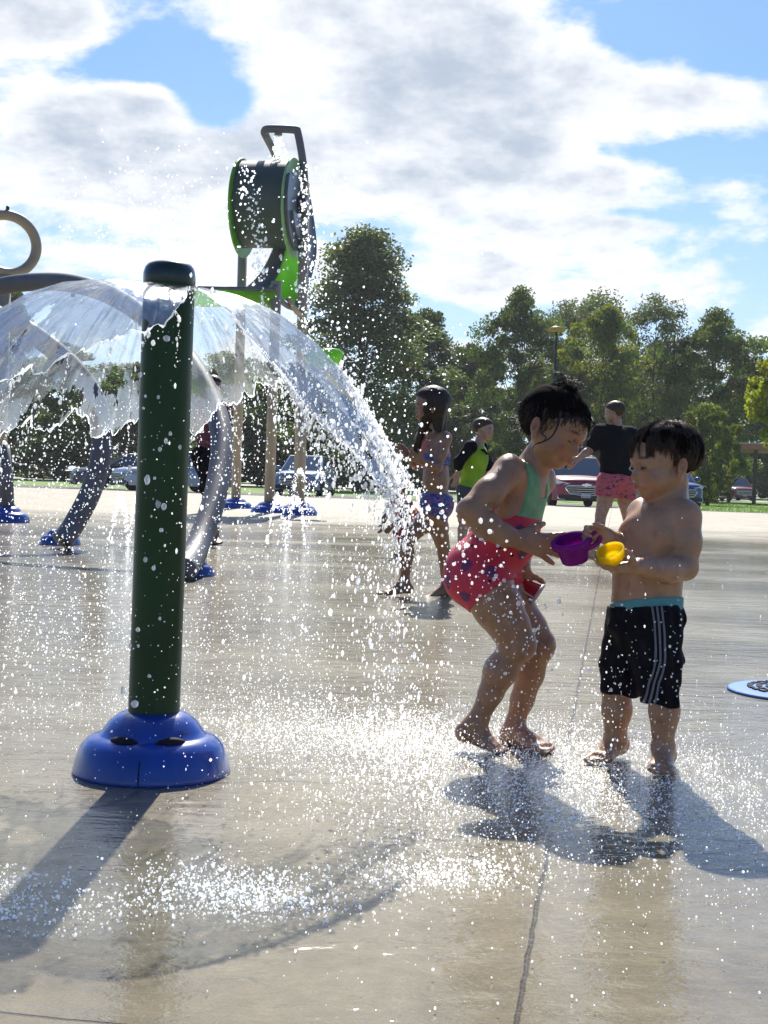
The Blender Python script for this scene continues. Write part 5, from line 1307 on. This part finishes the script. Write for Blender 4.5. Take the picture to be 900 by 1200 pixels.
# girl in the two-piece, walking away to the left behind the falling water
t, b0, B, T_, q, Mt, hd = figure('girl with long wet dark hair in a blue and pink bikini, walking behind the spray', 7.9, dict(
    head=(505, 475, 0), neck=(510, 506, 0), chest=(510, 533, 0), pelvis=(512, 590, 0), shL=(495, 513, .07), shR=(521, 514, -.07), elR=(512, 549, -.12), wrR=(494, 540, -.18), elL=(488, 545, .12), wrL=(480, 536, .06),
    knL=(519, 640, .10), anL=(523, 686, .14), toL=(498, 700, .06), knR=(477, 632, -.05), anR=(474, 680, -.02), toR=(452, 694, -.10)), .205, [-.92, .30, 0], skin_c, h=.0045, head_f=[-.95, -.05, -.05], size=.80)
pl, X, Y, Z = planes(T_)
blue_print = print_mat('blue_pink_print', (.045, .065, .26), [(.42, .10, .13), (.16, .20, .42)], 26, .54)
garment('bikini_bottom', t, b0, T_, np.maximum(np.maximum(T_.F - .007, pl(q['pelvis'] + [0, 0, .055], unit([.05, 0, 1]))), pl(q['pelvis'] - [0, 0, .10], unit([-.35, -.2, -1]))), blue_print)
u = (X - q['chest'][0]) * Mt[0, 2] + (Y - q['chest'][1]) * Mt[1, 2] + (Z - q['chest'][2]) * Mt[2, 2]; sd2 = (X - q['chest'][0]) * Mt[0, 1] + (Y - q['chest'][1]) * Mt[1, 1] + (Z - q['chest'][2]) * Mt[2, 1]
garment('bikini_top', t, b0, T_, np.maximum(T_.F - .007, np.abs(u + .03) - .032), blue_print)
coral = cloth('coral_fabric', (.52, .13, .12))
garment('strap', t, b0, T_, np.maximum(np.maximum(T_.F - .008, np.abs(np.abs(sd2) - .055) - .016), np.abs(u - .055) - .07), coral)
hr = random.Random(4); ex = []
for i in range(22):
    a = hd.w(-.25 + hr.uniform(-.15, .25), hr.uniform(-.34, .34), -.05); b = a * .3 + np.array(JJ(7.9)(505 + hr.uniform(-8, 15), 516 + hr.uniform(-4, 8), hr.uniform(-.05, .08))) * .7; ex.append((a, b, .024, .012))
for i in range(7):
    a = hd.w(.05 + hr.uniform(-.1, .1), .3, -.05); b = JJ(7.9)(488 + hr.uniform(-3, 4), 524 + hr.uniform(-5, 12), .05); ex.append((a, b, .016, .006))
cap_hair(t, b0, B, hd, hair_dark, [(-.6, .05), (-.2, .10), (.0, .14), (.15, .22), (.26, .40), (.33, .62), (.6, .75)], -.55, .055, ex)

# child in the lime rash top
t, b0, B, T_, q, Mt, hd = figure('child in a lime green rash top with black sleeves, far behind the girl', 11.5, dict(
    head=(567, 503, 0), neck=(561, 522, 0), chest=(557, 537, 0), pelvis=(551, 572, 0), shL=(563, 523, .13), shR=(551, 524, -.13), elR=(538, 541, -.18), wrR=(536, 555, -.14), elL=(572, 545, .15), wrL=(574, 560, .05),
    knL=(557, 608, .08), anL=(556, 644, .1), knR=(545, 608, -.08), anR=(540, 645, -.1)), .188, [.88, -.45, 0], skin_d, h=.006, size=.85)
lime_m = cloth('lime_fabric', (.36, .62, .02), trans=.25); black_m = cloth('black_fabric', (.008, .008, .011), sheen=0, rough=.9, spec=.15); navy_m = cloth('slate_fabric', (.05, .06, .085))
pl, X, Y, Z = planes(T_)
S = like(B)
for s in 'LR':
    S.cap(q['sh' + s] * .9 + q['neck'] * .1, q['sh' + s], .055, .052, .02); S.chain([q['sh' + s], q['el' + s], q['el' + s] * .6 + q['wr' + s] * .4], [.052, .043, .040], .02)
garment('sleeve', t, b0, S, np.maximum(S.F, -pl(q['chest'], unit([0, 0, 1])) - 9), black_m)
garment('rash_top', t, b0, T_, np.maximum(np.maximum(T_.F - .016, pl(q['neck'] - [0, 0, .005], unit([0, 0, 1]))), -pl(q['pelvis'] + [0, 0, .0], unit([.25, 0, 1]))), lime_m)
S = like(B); S.ell(q['pelvis'], (.115, .14, .10), Mt, 0)
for s in 'LR': S.cap(q['pelvis'] + Mt[:, 1] * (.07 if s == 'L' else -.07) - [0, 0, .03], q['kn' + s], .085, .062, .03)
garment('shorts', t, b0, S, S.F, navy_m)
cap_hair(t, b0, B, hd, hair_brown, SHORT, -.22, .03)
fr = q['chest'] + Mt[:, 0] * .108 + Mt[:, 1] * -.03      # dark tick on the chest
sw_ = [(-.035, .008), (-.030, -.012), (-.018, -.020), (.0, -.014), (.050, .018), (.0, -.004), (-.016, -.008), (-.024, -.003)]
mb = MB(); mb.prism([V((fr + Mt[:, 1] * -x * 1.2 + Mt[:, 2] * (z + .05)).tolist()) for x, z in sw_], V((Mt[:, 0] * -.03).tolist()), V((Mt[:, 0] * .012).tolist())); mb.build('emblem', black_m, t, False, origin=b0)

# person in the black shirt and pink shorts, seen from behind
t, b0, B, T_, q, Mt, hd = figure('person in a black T-shirt and pink printed swim shorts, seen from behind', 12.5, dict(
    head=(720, 483, 0), neck=(722, 500, .02), chest=(722, 524, 0), pelvis=(722, 562, 0), shL=(704, 507, -.02), shR=(738, 510, .05), elL=(692, 526, -.06), wrL=(677, 538, -.12), elR=(744, 540, .12), wrR=(738, 558, .2),
    knL=(704, 604, -.05), anL=(697, 645, -.02), knR=(736, 606, .10), anR=(742, 648, .14)), .195, [-.55, .83, 0], skin_d, h=.006, head_f=[-.92, .38, -.05], size=1.0)
pl, X, Y, Z = planes(T_)
S = like(B); S.F = np.maximum(T_.F - .030, np.maximum(pl(q['neck'] + [0, 0, .02], unit([0, 0, 1])), -pl(q['pelvis'] + [0, 0, .045], unit([.08, 0, 1])))).astype(np.float32)
S.ell((q['chest'] + q['pelvis']) / 2 + [0, 0, .03], (.13, .155, .13), Mt, .03)
for s in 'LR': S.cap(q['neck'] * .5 + q['chest'] * .5, q['sh' + s], .10, .085, .04); S.cap(q['sh' + s], q['sh' + s] * .25 + q['el' + s] * .75, .075, .068, .02)
garment('shirt', t, b0, S, S.F + .003 * np.sin(Z * 70 + X * 40), black_m)
S = like(B); S.ell(q['pelvis'], (.145, .175, .12), Mt, 0)
for s in 'LR': S.cap(q['pelvis'] + Mt[:, 1] * (.085 if s == 'L' else -.085) - [0, 0, .03], q['kn' + s] * .55 + q['pelvis'] * .45 + Mt[:, 1] * (.02 if s == 'L' else -.02), .115, .112, .03)
garment('shorts', t, b0, S, np.maximum(S.F, -pl(JJ(12.5)(720, 583), unit([.1, 0, 1]))), print_mat('pink_print', (.60, .12, .15), [(.03, .03, .06)], 20, .58))
cap_hair(t, b0, B, hd, hair_brown, SHORT, -.26, .03)
hp = V(q['wrL'].tolist()) + V((-.10, -.02, -.02)); MB().box(hp, (.012, .05, .13), Matrix.Rotation(R(20), 3, 'Y')); ph = MB().box(hp, (.015, .055, .14), Matrix.Rotation(R(15), 3, 'Y'))
tag(ph.build('phone', blackp, None, False, origin=hp), 'small dark phone held low by the person in the black T-shirt', 'phone')

# child crouching in orange and red behind the spray
t, b0, B, T_, q, Mt, hd = figure('child in an orange and red outfit bending down behind the falling spray', 12.0, dict(
    head=(466, 571, -.06), neck=(470, 584, 0), chest=(471, 594, .02), pelvis=(478, 604, .14), shL=(462, 588, .06), shR=(479, 590, -.06), elL=(452, 602, .0), wrL=(449, 614, -.05), elR=(470, 606, -.16), wrR=(460, 616, -.18),
    knL=(467, 626, .10), anL=(474, 648, .16), knR=(474, 628, -.06), anR=(479, 649, .04)), .19, [-.75, -.55, -.35], skin_c, h=.006, head_f=[-.7, -.5, -.5], head_u=(-.3, -.2, .9), size=.70)
pl, X, Y, Z = planes(T_)
garment('vest', t, b0, T_, np.maximum(T_.F - .014, -pl(q['pelvis'] * .75 + q['chest'] * .25, unit(q['chest'] - q['pelvis']))), cloth('orange_fabric', (.55, .13, .03)))
S = like(B); S.ell(q['pelvis'], (.10, .12, .09), Mt, 0)
for s in 'LR': S.cap(q['pelvis'], q['kn' + s], .08, .058, .03)
garment('shorts', t, b0, S, S.F, cloth('red_fabric', (.42, .03, .045)))
cap_hair(t, b0, B, hd, hair_dark, SHORT, -.4, .06)

# adult in a maroon top behind the grey hoop
t, b0, B, T_, q, Mt, hd = figure('person in a maroon patterned top and black shorts, behind the grey hoop', 13.2, dict(
    head=(250, 453, 0), neck=(249, 470, 0), chest=(248, 492, 0), pelvis=(248, 535, 0), shL=(236, 476, .06), shR=(262, 477, -.06), elL=(234, 503, .12), wrL=(240, 524, .0), elR=(265, 505, -.1), wrR=(258, 526, -.2),
    knL=(243, 584, .1), anL=(241, 628, .14), knR=(251, 586, -.08), anR=(253, 630, -.05)), .205, [.3, -.9, 0], skin_c, h=.007, size=1.0)
pl, X, Y, Z = planes(T_)
S = like(B); S.F = np.maximum(T_.F - .022, np.maximum(pl(q['neck'] + [0, 0, .02], unit([0, 0, 1])), -pl(q['pelvis'] + [0, 0, .02], unit([0, 0, 1])))).astype(np.float32)
for s in 'LR': S.cap(q['neck'] * .5 + q['chest'] * .5, q['sh' + s], .09, .075, .04); S.cap(q['sh' + s], q['sh' + s] * .3 + q['el' + s] * .7, .068, .062, .02)
garment('shirt', t, b0, S, S.F, print_mat('maroon_print', (.15, .035, .05), [(.30, .16, .16)], 18, .60))
S = like(B); S.ell(q['pelvis'], (.145, .17, .12), Mt, 0)
for s in 'LR': S.cap(q['pelvis'] + Mt[:, 1] * (.085 if s == 'L' else -.085), q['kn' + s] * .75 + q['pelvis'] * .25, .115, .092, .03)
garment('shorts', t, b0, S, S.F, black_m)
cap_hair(t, b0, B, hd, hair_dark, SHORT, -.3, .05)
# ================================================================== WATER
def water_sheet_mat():
    m, nt, out = newmat('water_sheet'); L = nt.links.new
    uv = N(nt, 'ShaderNodeUVMap')
    def nz(sx, sy, det, dist):
        mp = N(nt, 'ShaderNodeMapping'); mp.inputs['Scale'].default_value = (sx, sy, 1); L(uv.outputs[0], mp.inputs[0])
        n = N(nt, 'ShaderNodeTexNoise', i_Scale=1.0, i_Detail=det, i_Roughness=.6, i_Distortion=dist); L(mp.outputs[0], n.inputs['Vector']); return n.outputs[0]
    n1 = nz(150, 2.4, 4.0, .5); n2 = nz(16, 8, 6.0, 1.0); n3 = nz(70, 26, 4.0, .6)
    h = math_n(nt, 'ADD', math_n(nt, 'MULTIPLY', n1, .6), math_n(nt, 'ADD', math_n(nt, 'MULTIPLY', n2, .8), math_n(nt, 'MULTIPLY', n3, .35)))
    bp = N(nt, 'ShaderNodeBump', i_Strength=.5, i_Distance=.010); L(h, bp.inputs['Height'])
    gl = N(nt, 'ShaderNodeBsdfGlossy', i_Roughness=.06); gl.inputs[0].default_value = (.95, .97, 1, 1); L(bp.outputs[0], gl.inputs['Normal'])
    rf = N(nt, 'ShaderNodeBsdfRefraction', i_Roughness=.01, i_IOR=1.10); rf.inputs[0].default_value = (.93, .95, .94, 1); L(bp.outputs[0], rf.inputs['Normal'])
    # fine threads run down the sheet; the light each bends away is put in as a darker tint
    thr = ramp(nt, math_n(nt, 'ADD', math_n(nt, 'MULTIPLY', n1, .65), math_n(nt, 'MULTIPLY', n3, .35)), [(.36, (.50, .52, .50)), (.50, (.90, .915, .905)), (.70, (.97, .975, .97))])
    tr = N(nt, 'ShaderNodeBsdfTransparent'); L(thr, tr.inputs[0])
    tl = N(nt, 'ShaderNodeBsdfTranslucent'); tl.inputs[0].default_value = (.80, .83, .84, 1); L(bp.outputs[0], tl.inputs['Normal'])
    a = N(nt, 'ShaderNodeMixShader', i_0=.22); L(tr.outputs[0], a.inputs[1]); L(rf.outputs[0], a.inputs[2])
    fr = N(nt, 'ShaderNodeFresnel', i_IOR=1.33); L(bp.outputs[0], fr.inputs['Normal'])
    b = N(nt, 'ShaderNodeMixShader'); L(math_n(nt, 'MULTIPLY', fr.outputs[0], .34, clamp=True), b.inputs[0]); L(a.outputs[0], b.inputs[1]); L(gl.outputs[0], b.inputs[2])
    st = ramp(nt, n1, [(.56, 0.0), (.74, .22)]); sb = ramp(nt, n2, [(.52, .0), (.74, .16)])
    at = N(nt, 'ShaderNodeAttribute', attribute_name='Col'); sp = N(nt, 'ShaderNodeSeparateColor'); L(at.outputs['Color'], sp.inputs[0])
    wt = math_n(nt, 'ADD', math_n(nt, 'MULTIPLY', math_n(nt, 'ADD', st, sb), .5), math_n(nt, 'ADD', math_n(nt, 'MULTIPLY', sp.outputs[0], .16), .035), clamp=True)
    c = N(nt, 'ShaderNodeMixShader'); L(wt, c.inputs[0]); L(b.outputs[0], c.inputs[1]); L(tl.outputs[0], c.inputs[2])
    L(c.outputs[0], out.inputs[0]); return m
def drop_mat(name, white, clear):
    # a drop passes most light forward: sun behind it makes it shine
    m, nt, out = newmat(name); L = nt.links.new
    g = N(nt, 'ShaderNodeBsdfGlass', i_Roughness=.0, i_IOR=1.33); tl = N(nt, 'ShaderNodeBsdfTranslucent'); tl.inputs[0].default_value = (.86, .88, .90, 1)
    tr = N(nt, 'ShaderNodeBsdfTransparent'); tr.inputs[0].default_value = (clear, clear, clear, 1)
    gl = N(nt, 'ShaderNodeBsdfGlossy', i_Roughness=.2); df = N(nt, 'ShaderNodeBsdfDiffuse'); df.inputs[0].default_value = (.9, .92, .93, 1)
    a = N(nt, 'ShaderNodeAddShader'); L(tl.outputs[0], a.inputs[0]); L(tr.outputs[0], a.inputs[1])
    a1 = N(nt, 'ShaderNodeMixShader', i_0=.2); L(a.outputs[0], a1.inputs[1]); L(df.outputs[0], a1.inputs[2])
    a2 = N(nt, 'ShaderNodeMixShader', i_0=.08); L(a1.outputs[0], a2.inputs[1]); L(gl.outputs[0], a2.inputs[2])
    b = N(nt, 'ShaderNodeMixShader', i_0=white); L(g.outputs[0], b.inputs[1]); L(a2.outputs[0], b.inputs[2]); L(b.outputs[0], out.inputs[0]); return m
sheet_m = water_sheet_mat(); drop_m = drop_mat('water_drops', .62, .6); foam_m = drop_mat('water_spray', .92, .62); rim_m_ = drop_mat('water_rim', .80, .72)

wr = np.random.default_rng(21)
def fbm1(x, seed, per=None):
    r = np.random.default_rng(seed); o = np.zeros_like(x, dtype=float)
    for k in range(1, 7):
        f = 2 ** k; ph = r.uniform(0, 6.28, 3); a = .5 ** (k * .75); o += a * (np.sin(f * x + ph[0]) + .7 * np.sin(1.37 * f * x + ph[1]) + .5 * np.sin(1.83 * f * x + ph[2])) / 2.2
    return o
# ---- the umbrella of water: falls in a parabola from the slot under the cap
SLOT = on_post(PTOP.z - .004)
R0 = post_r + .004
def sheet_z(r, th):
    left = np.clip((-np.cos(th) + .2) / 1.2, 0, 1)
    a = .22 + .12 * left; k = 1.84 - .34 * left
    q = r - R0 * .5
    return SLOT.z + a * q - k * q * q
def sheet_pt(r, th, wob=0.0):
    return np.stack([SLOT.x + r * np.cos(th), SLOT.y + r * np.sin(th), sheet_z(r, th) + wob], -1)
DEG = np.array([0, 10, 22, 40, 70, 95, 120, 150, 175, 200, 220, 238, 252, 262, 270, 278, 286, 293, 299, 306, 316, 330, 344, 353, 360])
RMX = np.array([.37, .56, .50, .36, .42, .50, .55, .60, .64, .62, .58, .52, .46, .40, .36, .33, .26, .15, .16, .34, .47, .54, .52, .41, .37])
def rmax(th):
    d = np.degrees(th) % 360; return np.interp(d, DEG, RMX) * (1 + .08 * fbm1(th * 3, 5) + .05 * fbm1(th * 9, 6) )
wd = thing('water_dome', 'clear umbrella of falling water thrown out from under the cap of the green post', 'water', SLOT)
NT, NR = 900, 64
th = np.linspace(0, 2 * math.pi, NT, endpoint=False); rm = rmax(th)
tt = np.linspace(0, 1, NR)
Rg = R0 + (rm[:, None] - R0) * tt[None, :]; Tg = np.repeat(th[:, None], NR, 1)
wob = (.0016 * np.sin(Tg * 37 + Rg * 14) + .0012 * np.sin(Tg * 61 - Rg * 9) + .0022 * np.sin(Rg * 38 + 3 * np.sin(Tg * 5)) + .0010 * np.sin(Rg * 90 + 5 * np.sin(Tg * 9))) * np.clip((Rg - .08) * 4, 0, 1)
Pg = sheet_pt(Rg, Tg, wob); vv = Pg.reshape(-1, 3)
# torn windows in the sheet
n2d = fbm1(Tg * 7 + Rg * 5, 8) + fbm1(Rg * 13 - Tg * 4, 9); tear = (n2d > .62 - .5 * np.clip((Rg - .30) / .25, 0, 1)) & (Rg > .26)
i, jx = np.meshgrid(np.arange(NT), np.arange(NR - 1), indexing='ij'); i2 = (i + 1) % NT
keep_ = ~(tear[i, jx] & tear[i2, jx] & tear[i, jx + 1])
F_ = np.stack([i * NR + jx, i2 * NR + jx, i2 * NR + jx + 1, i * NR + jx + 1], -1)[keep_]
edgew = np.clip((tt - .80) / .2, 0, 1)[None, :] * np.ones((NT, 1)); edgew = edgew * .6 + np.clip((n2d - .35) * 1.2, 0, .5) * np.clip((Rg - .15) * 4, 0, 1)
uvs = np.stack([Tg / 6.2832, Rg], -1).reshape(-1, 2)
cc = np.zeros((NT * NR, 3)); cc[:, 0] = edgew.ravel()
link_mesh('sheet', vv, F_.astype(np.int64), sheet_m, wd, True, origin=SLOT, uv=uvs, col=cc)
# the thick beaded edge, open where the sheet is torn away in front
for a0, a1 in ((300, 350), (200, 292), (3, 30), (100, 196), (40, 95)):
    ths = np.radians(np.arange(a0, a1, .5)); pts = sheet_pt(rmax(ths), ths); rad = .0014 + .0010 * np.sin(ths * 90) + .0010 * np.sin(ths * 53 + 1)
    MB().tube([V(p.tolist()) for p in pts], list(np.clip(rad, .0006, .005)), 7).build('rim', rim_m_, wd, origin=SLOT)

# threads of water that run on from the torn edge
TH = []
for k in range(260):
    a = math.radians(wr.uniform(0, 360)) if k < 150 else math.radians(wr.normal(330, 22)); dg = math.degrees(a) % 360
    if 250 < dg < 303 and k % 3: continue
    r0_ = float(rmax(np.array([a]))[0]) * .985; ln = float(wr.uniform(.03, .20)); nn = int(ln * 160)
    for j in range(nn):
        u = (j + wr.uniform(0, 1)) / nn; rr_ = r0_ + ln * .5 * u; zz_ = float(sheet_z(np.array(r0_ + ln * .35 * u), np.array(a))) - ln * .65 * u * u
        TH.append((SLOT.x + rr_ * math.cos(a + .03 * math.sin(u * 3 + k)) + wr.normal(0, .002), SLOT.y + rr_ * math.sin(a + .03 * math.sin(u * 3 + k)) + wr.normal(0, .002), zz_ + wr.normal(0, .003)))
# ---- droplets
def ico(sub):
    bm = bmesh.new(); bmesh.ops.create_icosphere(bm, subdivisions=sub, radius=1.0); v = np.array([x.co[:] for x in bm.verts]); f = np.array([[q.index for q in p.verts] for p in bm.faces]); bm.free(); return v, f
IC = {1: ico(1), 2: ico(2)}
def drops(name, pts, rad, mat, label, sub=1, stretch=None, lump=.25):
    v0, f0 = IC[sub]; n = len(pts); k = len(v0)
    jit = 1 + wr.normal(0, lump * .4, (n, k, 1)); sc = np.ones((n, 1, 3)); sc[:, 0, :] = wr.uniform(.8, 1.2, (n, 3))
    if stretch is not None: sc[:, 0, 2] *= wr.uniform(1, stretch, n)
    v = v0[None] * jit * sc * np.asarray(rad)[:, None, None] + np.asarray(pts)[:, None, :]
    f = (f0[None] + (np.arange(n) * k)[:, None, None]).reshape(-1, 3)
    return tag(link_mesh(name, v.reshape(-1, 3), f, mat, None, True), label, 'water drops', kind='stuff')
def lognorm(n, med, s, lo, hi): return np.clip(med * np.exp(wr.normal(0, s, n)), lo, hi)

drops('bead_strings', np.array(TH), lognorm(len(TH), .0013, .45, .0006, .0036), drop_m, 'strings of beads breaking off the torn edge of the umbrella of water', 1, 2.6)
# (a) torn from the edge and falling to the ground all round the post
n = 2800; th = wr.uniform(0, 2 * math.pi, n); th = np.where(wr.random(n) < .55, np.radians(wr.normal(338, 21, n)), th)
d = np.degrees(th) % 360; front = (d > 225) & (d < 300)
ok = ~(front & (wr.random(n) < .86)); th = th[ok]; n = len(th)
r_ = rmax(th) * wr.uniform(.97, 1.0, n) + np.abs(wr.normal(0, .030, n)); fall = wr.uniform(0, 1, n) ** .8
zr = sheet_z(r_, th); q = r_ + .13 * fall * wr.uniform(.2, 1.1, n); z = zr * (1 - fall ** 1.3) + wr.normal(0, .03, n)
pts = np.stack([SLOT.x + q * np.cos(th) + wr.normal(0, .015, n), SLOT.y + q * np.sin(th) + wr.normal(0, .015, n), np.maximum(z, .004)], 1)
drops('falling_drops', pts, lognorm(n, .0013, .50, .0006, .0044), foam_m, 'drops torn from the edge of the umbrella of water, falling round the post', 1, 2.6)
# (b) big lumps and strings along the lower right tongue
n = 420; th = np.radians(np.concatenate([wr.normal(9, 6, 150), wr.normal(330, 12, 270)])); r_ = rmax(th) * wr.uniform(.94, 1.10, n); z = sheet_z(r_, th) + wr.normal(0, .02, n)
pts = np.stack([SLOT.x + r_ * np.cos(th), SLOT.y + r_ * np.sin(th), np.maximum(z, .01)], 1)
drops('water_lumps', pts, lognorm(n, .0023, .45, .0010, .006), drop_m, 'larger clear lumps of water breaking off the sheet', 2, 2.2, .35)
# (c) the fine mist hanging under and behind the dome on the far side
n = 6500; th = wr.uniform(np.radians(60), np.radians(235), n); r_ = np.sqrt(wr.uniform(.02, 1, n)) * .85; z = np.maximum(.005, np.minimum(sheet_z(r_, th) - .02, .85) * wr.uniform(.25, 1.0, n))
pts = np.stack([SLOT.x + r_ * np.cos(th), SLOT.y + r_ * np.sin(th), np.maximum(z, .01)], 1)
drops('mist', pts, lognorm(n, .0014, .35, .0007, .003), foam_m, 'fine mist under the umbrella of water', 1)
# (d) drops in front of the post and its base
n = 36; zz = wr.uniform(.16, .98, n); pts = np.array([on_post(float(q)) for q in zz]) + np.stack([wr.normal(.012, .028, n) + .02 * (zz - .5), -wr.uniform(.08, .3, n), np.zeros(n)], 1)
drops('post_drops', pts, lognorm(n, .0036, .40, .0016, .007), drop_m, 'clear drops falling just in front of the green post', 2, 1.5, .2)
n = 420; zz = wr.uniform(.02, 1.0, n); pts = np.array([on_post(float(q)) for q in zz]) + np.stack([wr.normal(0, .11, n), -wr.uniform(.08, .5, n), np.zeros(n)], 1)
drops('fine_drops', pts, lognorm(n, .0010, .35, .0006, .002), foam_m, 'fine drops drifting in front of the green post', 1)
# (e) the arc of drops thrown towards the girl, over her hip and legs
def pxpts(n, xs, ys, d0, d1):
    out = []
    for k in range(n): out.append(P(float(xs(k)), float(ys(k)), float(wr.uniform(d0, d1)))[:])
    a = np.array(out); return a[a[:, 2] > .004]
t_ = wr.uniform(0, 1, 300); pts = np.array([P(float(462 + 165 * t + wr.normal(0, 16)), float(555 + 200 * t ** 1.2 + wr.normal(0, 28)), float(3.05 + wr.uniform(-.1, .2)))[:] for t in t_])
drops('flung_drops', pts, lognorm(len(pts), .0021, .5, .0009, .006), drop_m, 'drops flung across the hip of the girl in the watermelon swimsuit', 2, 1.3, .2)
pts = pxpts(900, lambda k: wr.uniform(505, 800), lambda k: 880 - abs(wr.normal(0, 95)), 2.9, 3.25)
drops('splash_drops', pts, lognorm(len(pts), .0013, .4, .0007, .0038), foam_m, 'small drops splashing up about the legs of the two children', 1, 1.6)
# (f) drops bouncing on the wet concrete: a ring where the dome lands, denser on the near and right sides
def ground_drops(n, med, cx, cy, rx, ry, ring=None, hh=.03):
    if ring is None: x = cx + wr.normal(0, rx, n); y = cy + wr.normal(0, ry, n)
    else:
        a = wr.uniform(ring[0], ring[1], n); rr_ = wr.normal(ring[2], ring[3], n); x = cx + np.cos(a) * rr_; y = cy + np.sin(a) * rr_
    z = np.abs(wr.normal(0, hh, n)) * (wr.random(n) < .6) + .001
    return np.stack([x, y, z], 1), lognorm(n, med, .45, med * .4, med * 3)
sets = []
c0_ = G(440, 868); sets.append(ground_drops(8500, .00095, c0_.x, c0_.y, .30, .22))
c1_ = G(620, 925); sets.append(ground_drops(9500, .0010, c1_.x, c1_.y, .26, .34))
c2_ = G(740, 915); sets.append(ground_drops(4200, .0009, c2_.x, c2_.y, .22, .30))
for k in range(16):
    a_ = math.radians(wr.uniform(228, 312)); r0_ = wr.normal(.98, .04); sets.append(ground_drops(int(wr.uniform(120, 620)), .0012, POST.x + math.cos(a_) * r0_, POST.y + math.sin(a_) * r0_, .075, .05, None, .018))
sets.append(ground_drops(3600, .0011, POST.x, POST.y, 0, 0, (math.radians(-50), math.radians(200), .88, .17)))
c3_ = G(330, 760); sets.append(ground_drops(1400, .0010, c3_.x, c3_.y, .9, 1.0))
c4_ = G(420, 660); sets.append(ground_drops(2200, .0015, c4_.x, c4_.y, 1.2, 1.6))
sets.append((np.stack([wr.uniform(-1.1, 1.3, 1500), wr.uniform(1.7, 4.5, 1500), np.abs(wr.normal(0, .012, 1500)) + .001], 1), lognorm(1500, .0011, .4, .0005, .0025)))
pts = np.concatenate([a for a, b in sets]); rad = np.concatenate([b for a, b in sets])
drops('ground_splash', pts, rad, foam_m, 'white splash of drops bouncing on the wet concrete', 1)
# (g) water tipping from the drum and pouring from its fill pipe
n = 900; sx_ = wr.choice([0, 1, 2, 3], n, p=[.24, .26, .38, .12]); ts = wr.uniform(0, 1, n); A_ = []
for k in range(n):
    t = ts[k]
    if sx_[k] == 0: x, y, dd = 286 + 24 * t ** .6 + wr.normal(0, 7 - 4 * t), 194 + 180 * t, -1.35
    elif sx_[k] == 1: x, y, dd = 355 + wr.normal(0, 6) + 6 * t, 190 + 230 * t, -1.2
    elif sx_[k] == 2: x, y, dd = wr.normal(360, 22), wr.uniform(200, 600), wr.uniform(-1.5, 1)
    else: x, y, dd = 326 + wr.normal(0, 2.2 + 2 * t), 158 + 34 * t, 0.0
    A_.append(P(x, y, TD + dd)[:])
A_ = np.array(A_); A_ = A_[A_[:, 2] > .02]; drops('tower_drops', A_, lognorm(len(A_), .015, .4, .007, .034), foam_m, 'drops streaming down from the dark drum of the bucket tower', 1, 1.5)
n = 520; A_ = np.array([P(float(wr.normal(195, 62)), float(wr.normal(268, 40)), float(wr.uniform(18, 24)))[:] for k in range(n)]); drops('sky_drops', A_, lognorm(n, .011, .4, .005, .022), foam_m, 'drops blown through the air beside the bucket tower', 1)
# (h) drops in the air before the trees
n = 700; A_ = np.array([P(float(wr.normal(415, 70)), float(wr.normal(450, 75)), float(wr.uniform(4.5, 9)))[:] for k in range(n)]); A_ = A_[A_[:, 2] > .05]; drops('far_drops', A_, lognorm(len(A_), .0030, .45, .0014, .008), foam_m, 'drops hanging in the air before the dark trees', 1)
# (i) thin jets rising from the ground beyond the hoop, and thin strings falling under the tower
for k, (x, y, hgt, lean, D_) in enumerate(((335, 645, .50, .10, 12.5), (362, 618, .8, -.15, 17.0), (150, 640, .45, .1, 12.5))):
    g = G(x, y); A_ = []
    for q in range(420):
        u = wr.uniform(0, 1); s = wr.choice([-1, 1]); A_.append((g.x + s * (u * .35 + wr.normal(0, .02)) * hgt, g.y + wr.normal(0, .04), max(.005, hgt * (4 * u * (1 - u) * .9 + .05) + wr.normal(0, .025))))
    drops('ground_jet', np.array(A_), lognorm(420, .0055, .45, .002, .014), foam_m, ['low jet of water rising from the ground beyond the grey hoop', 'jet of water rising near the blue feet of the bucket tower', 'low jet of water behind the green post'][k], 1, 1.6)
# ================================================================== PARENT FRAMES
# every part was laid out in world space less its thing's base; things themselves carry the place
bpy.context.view_layer.update()
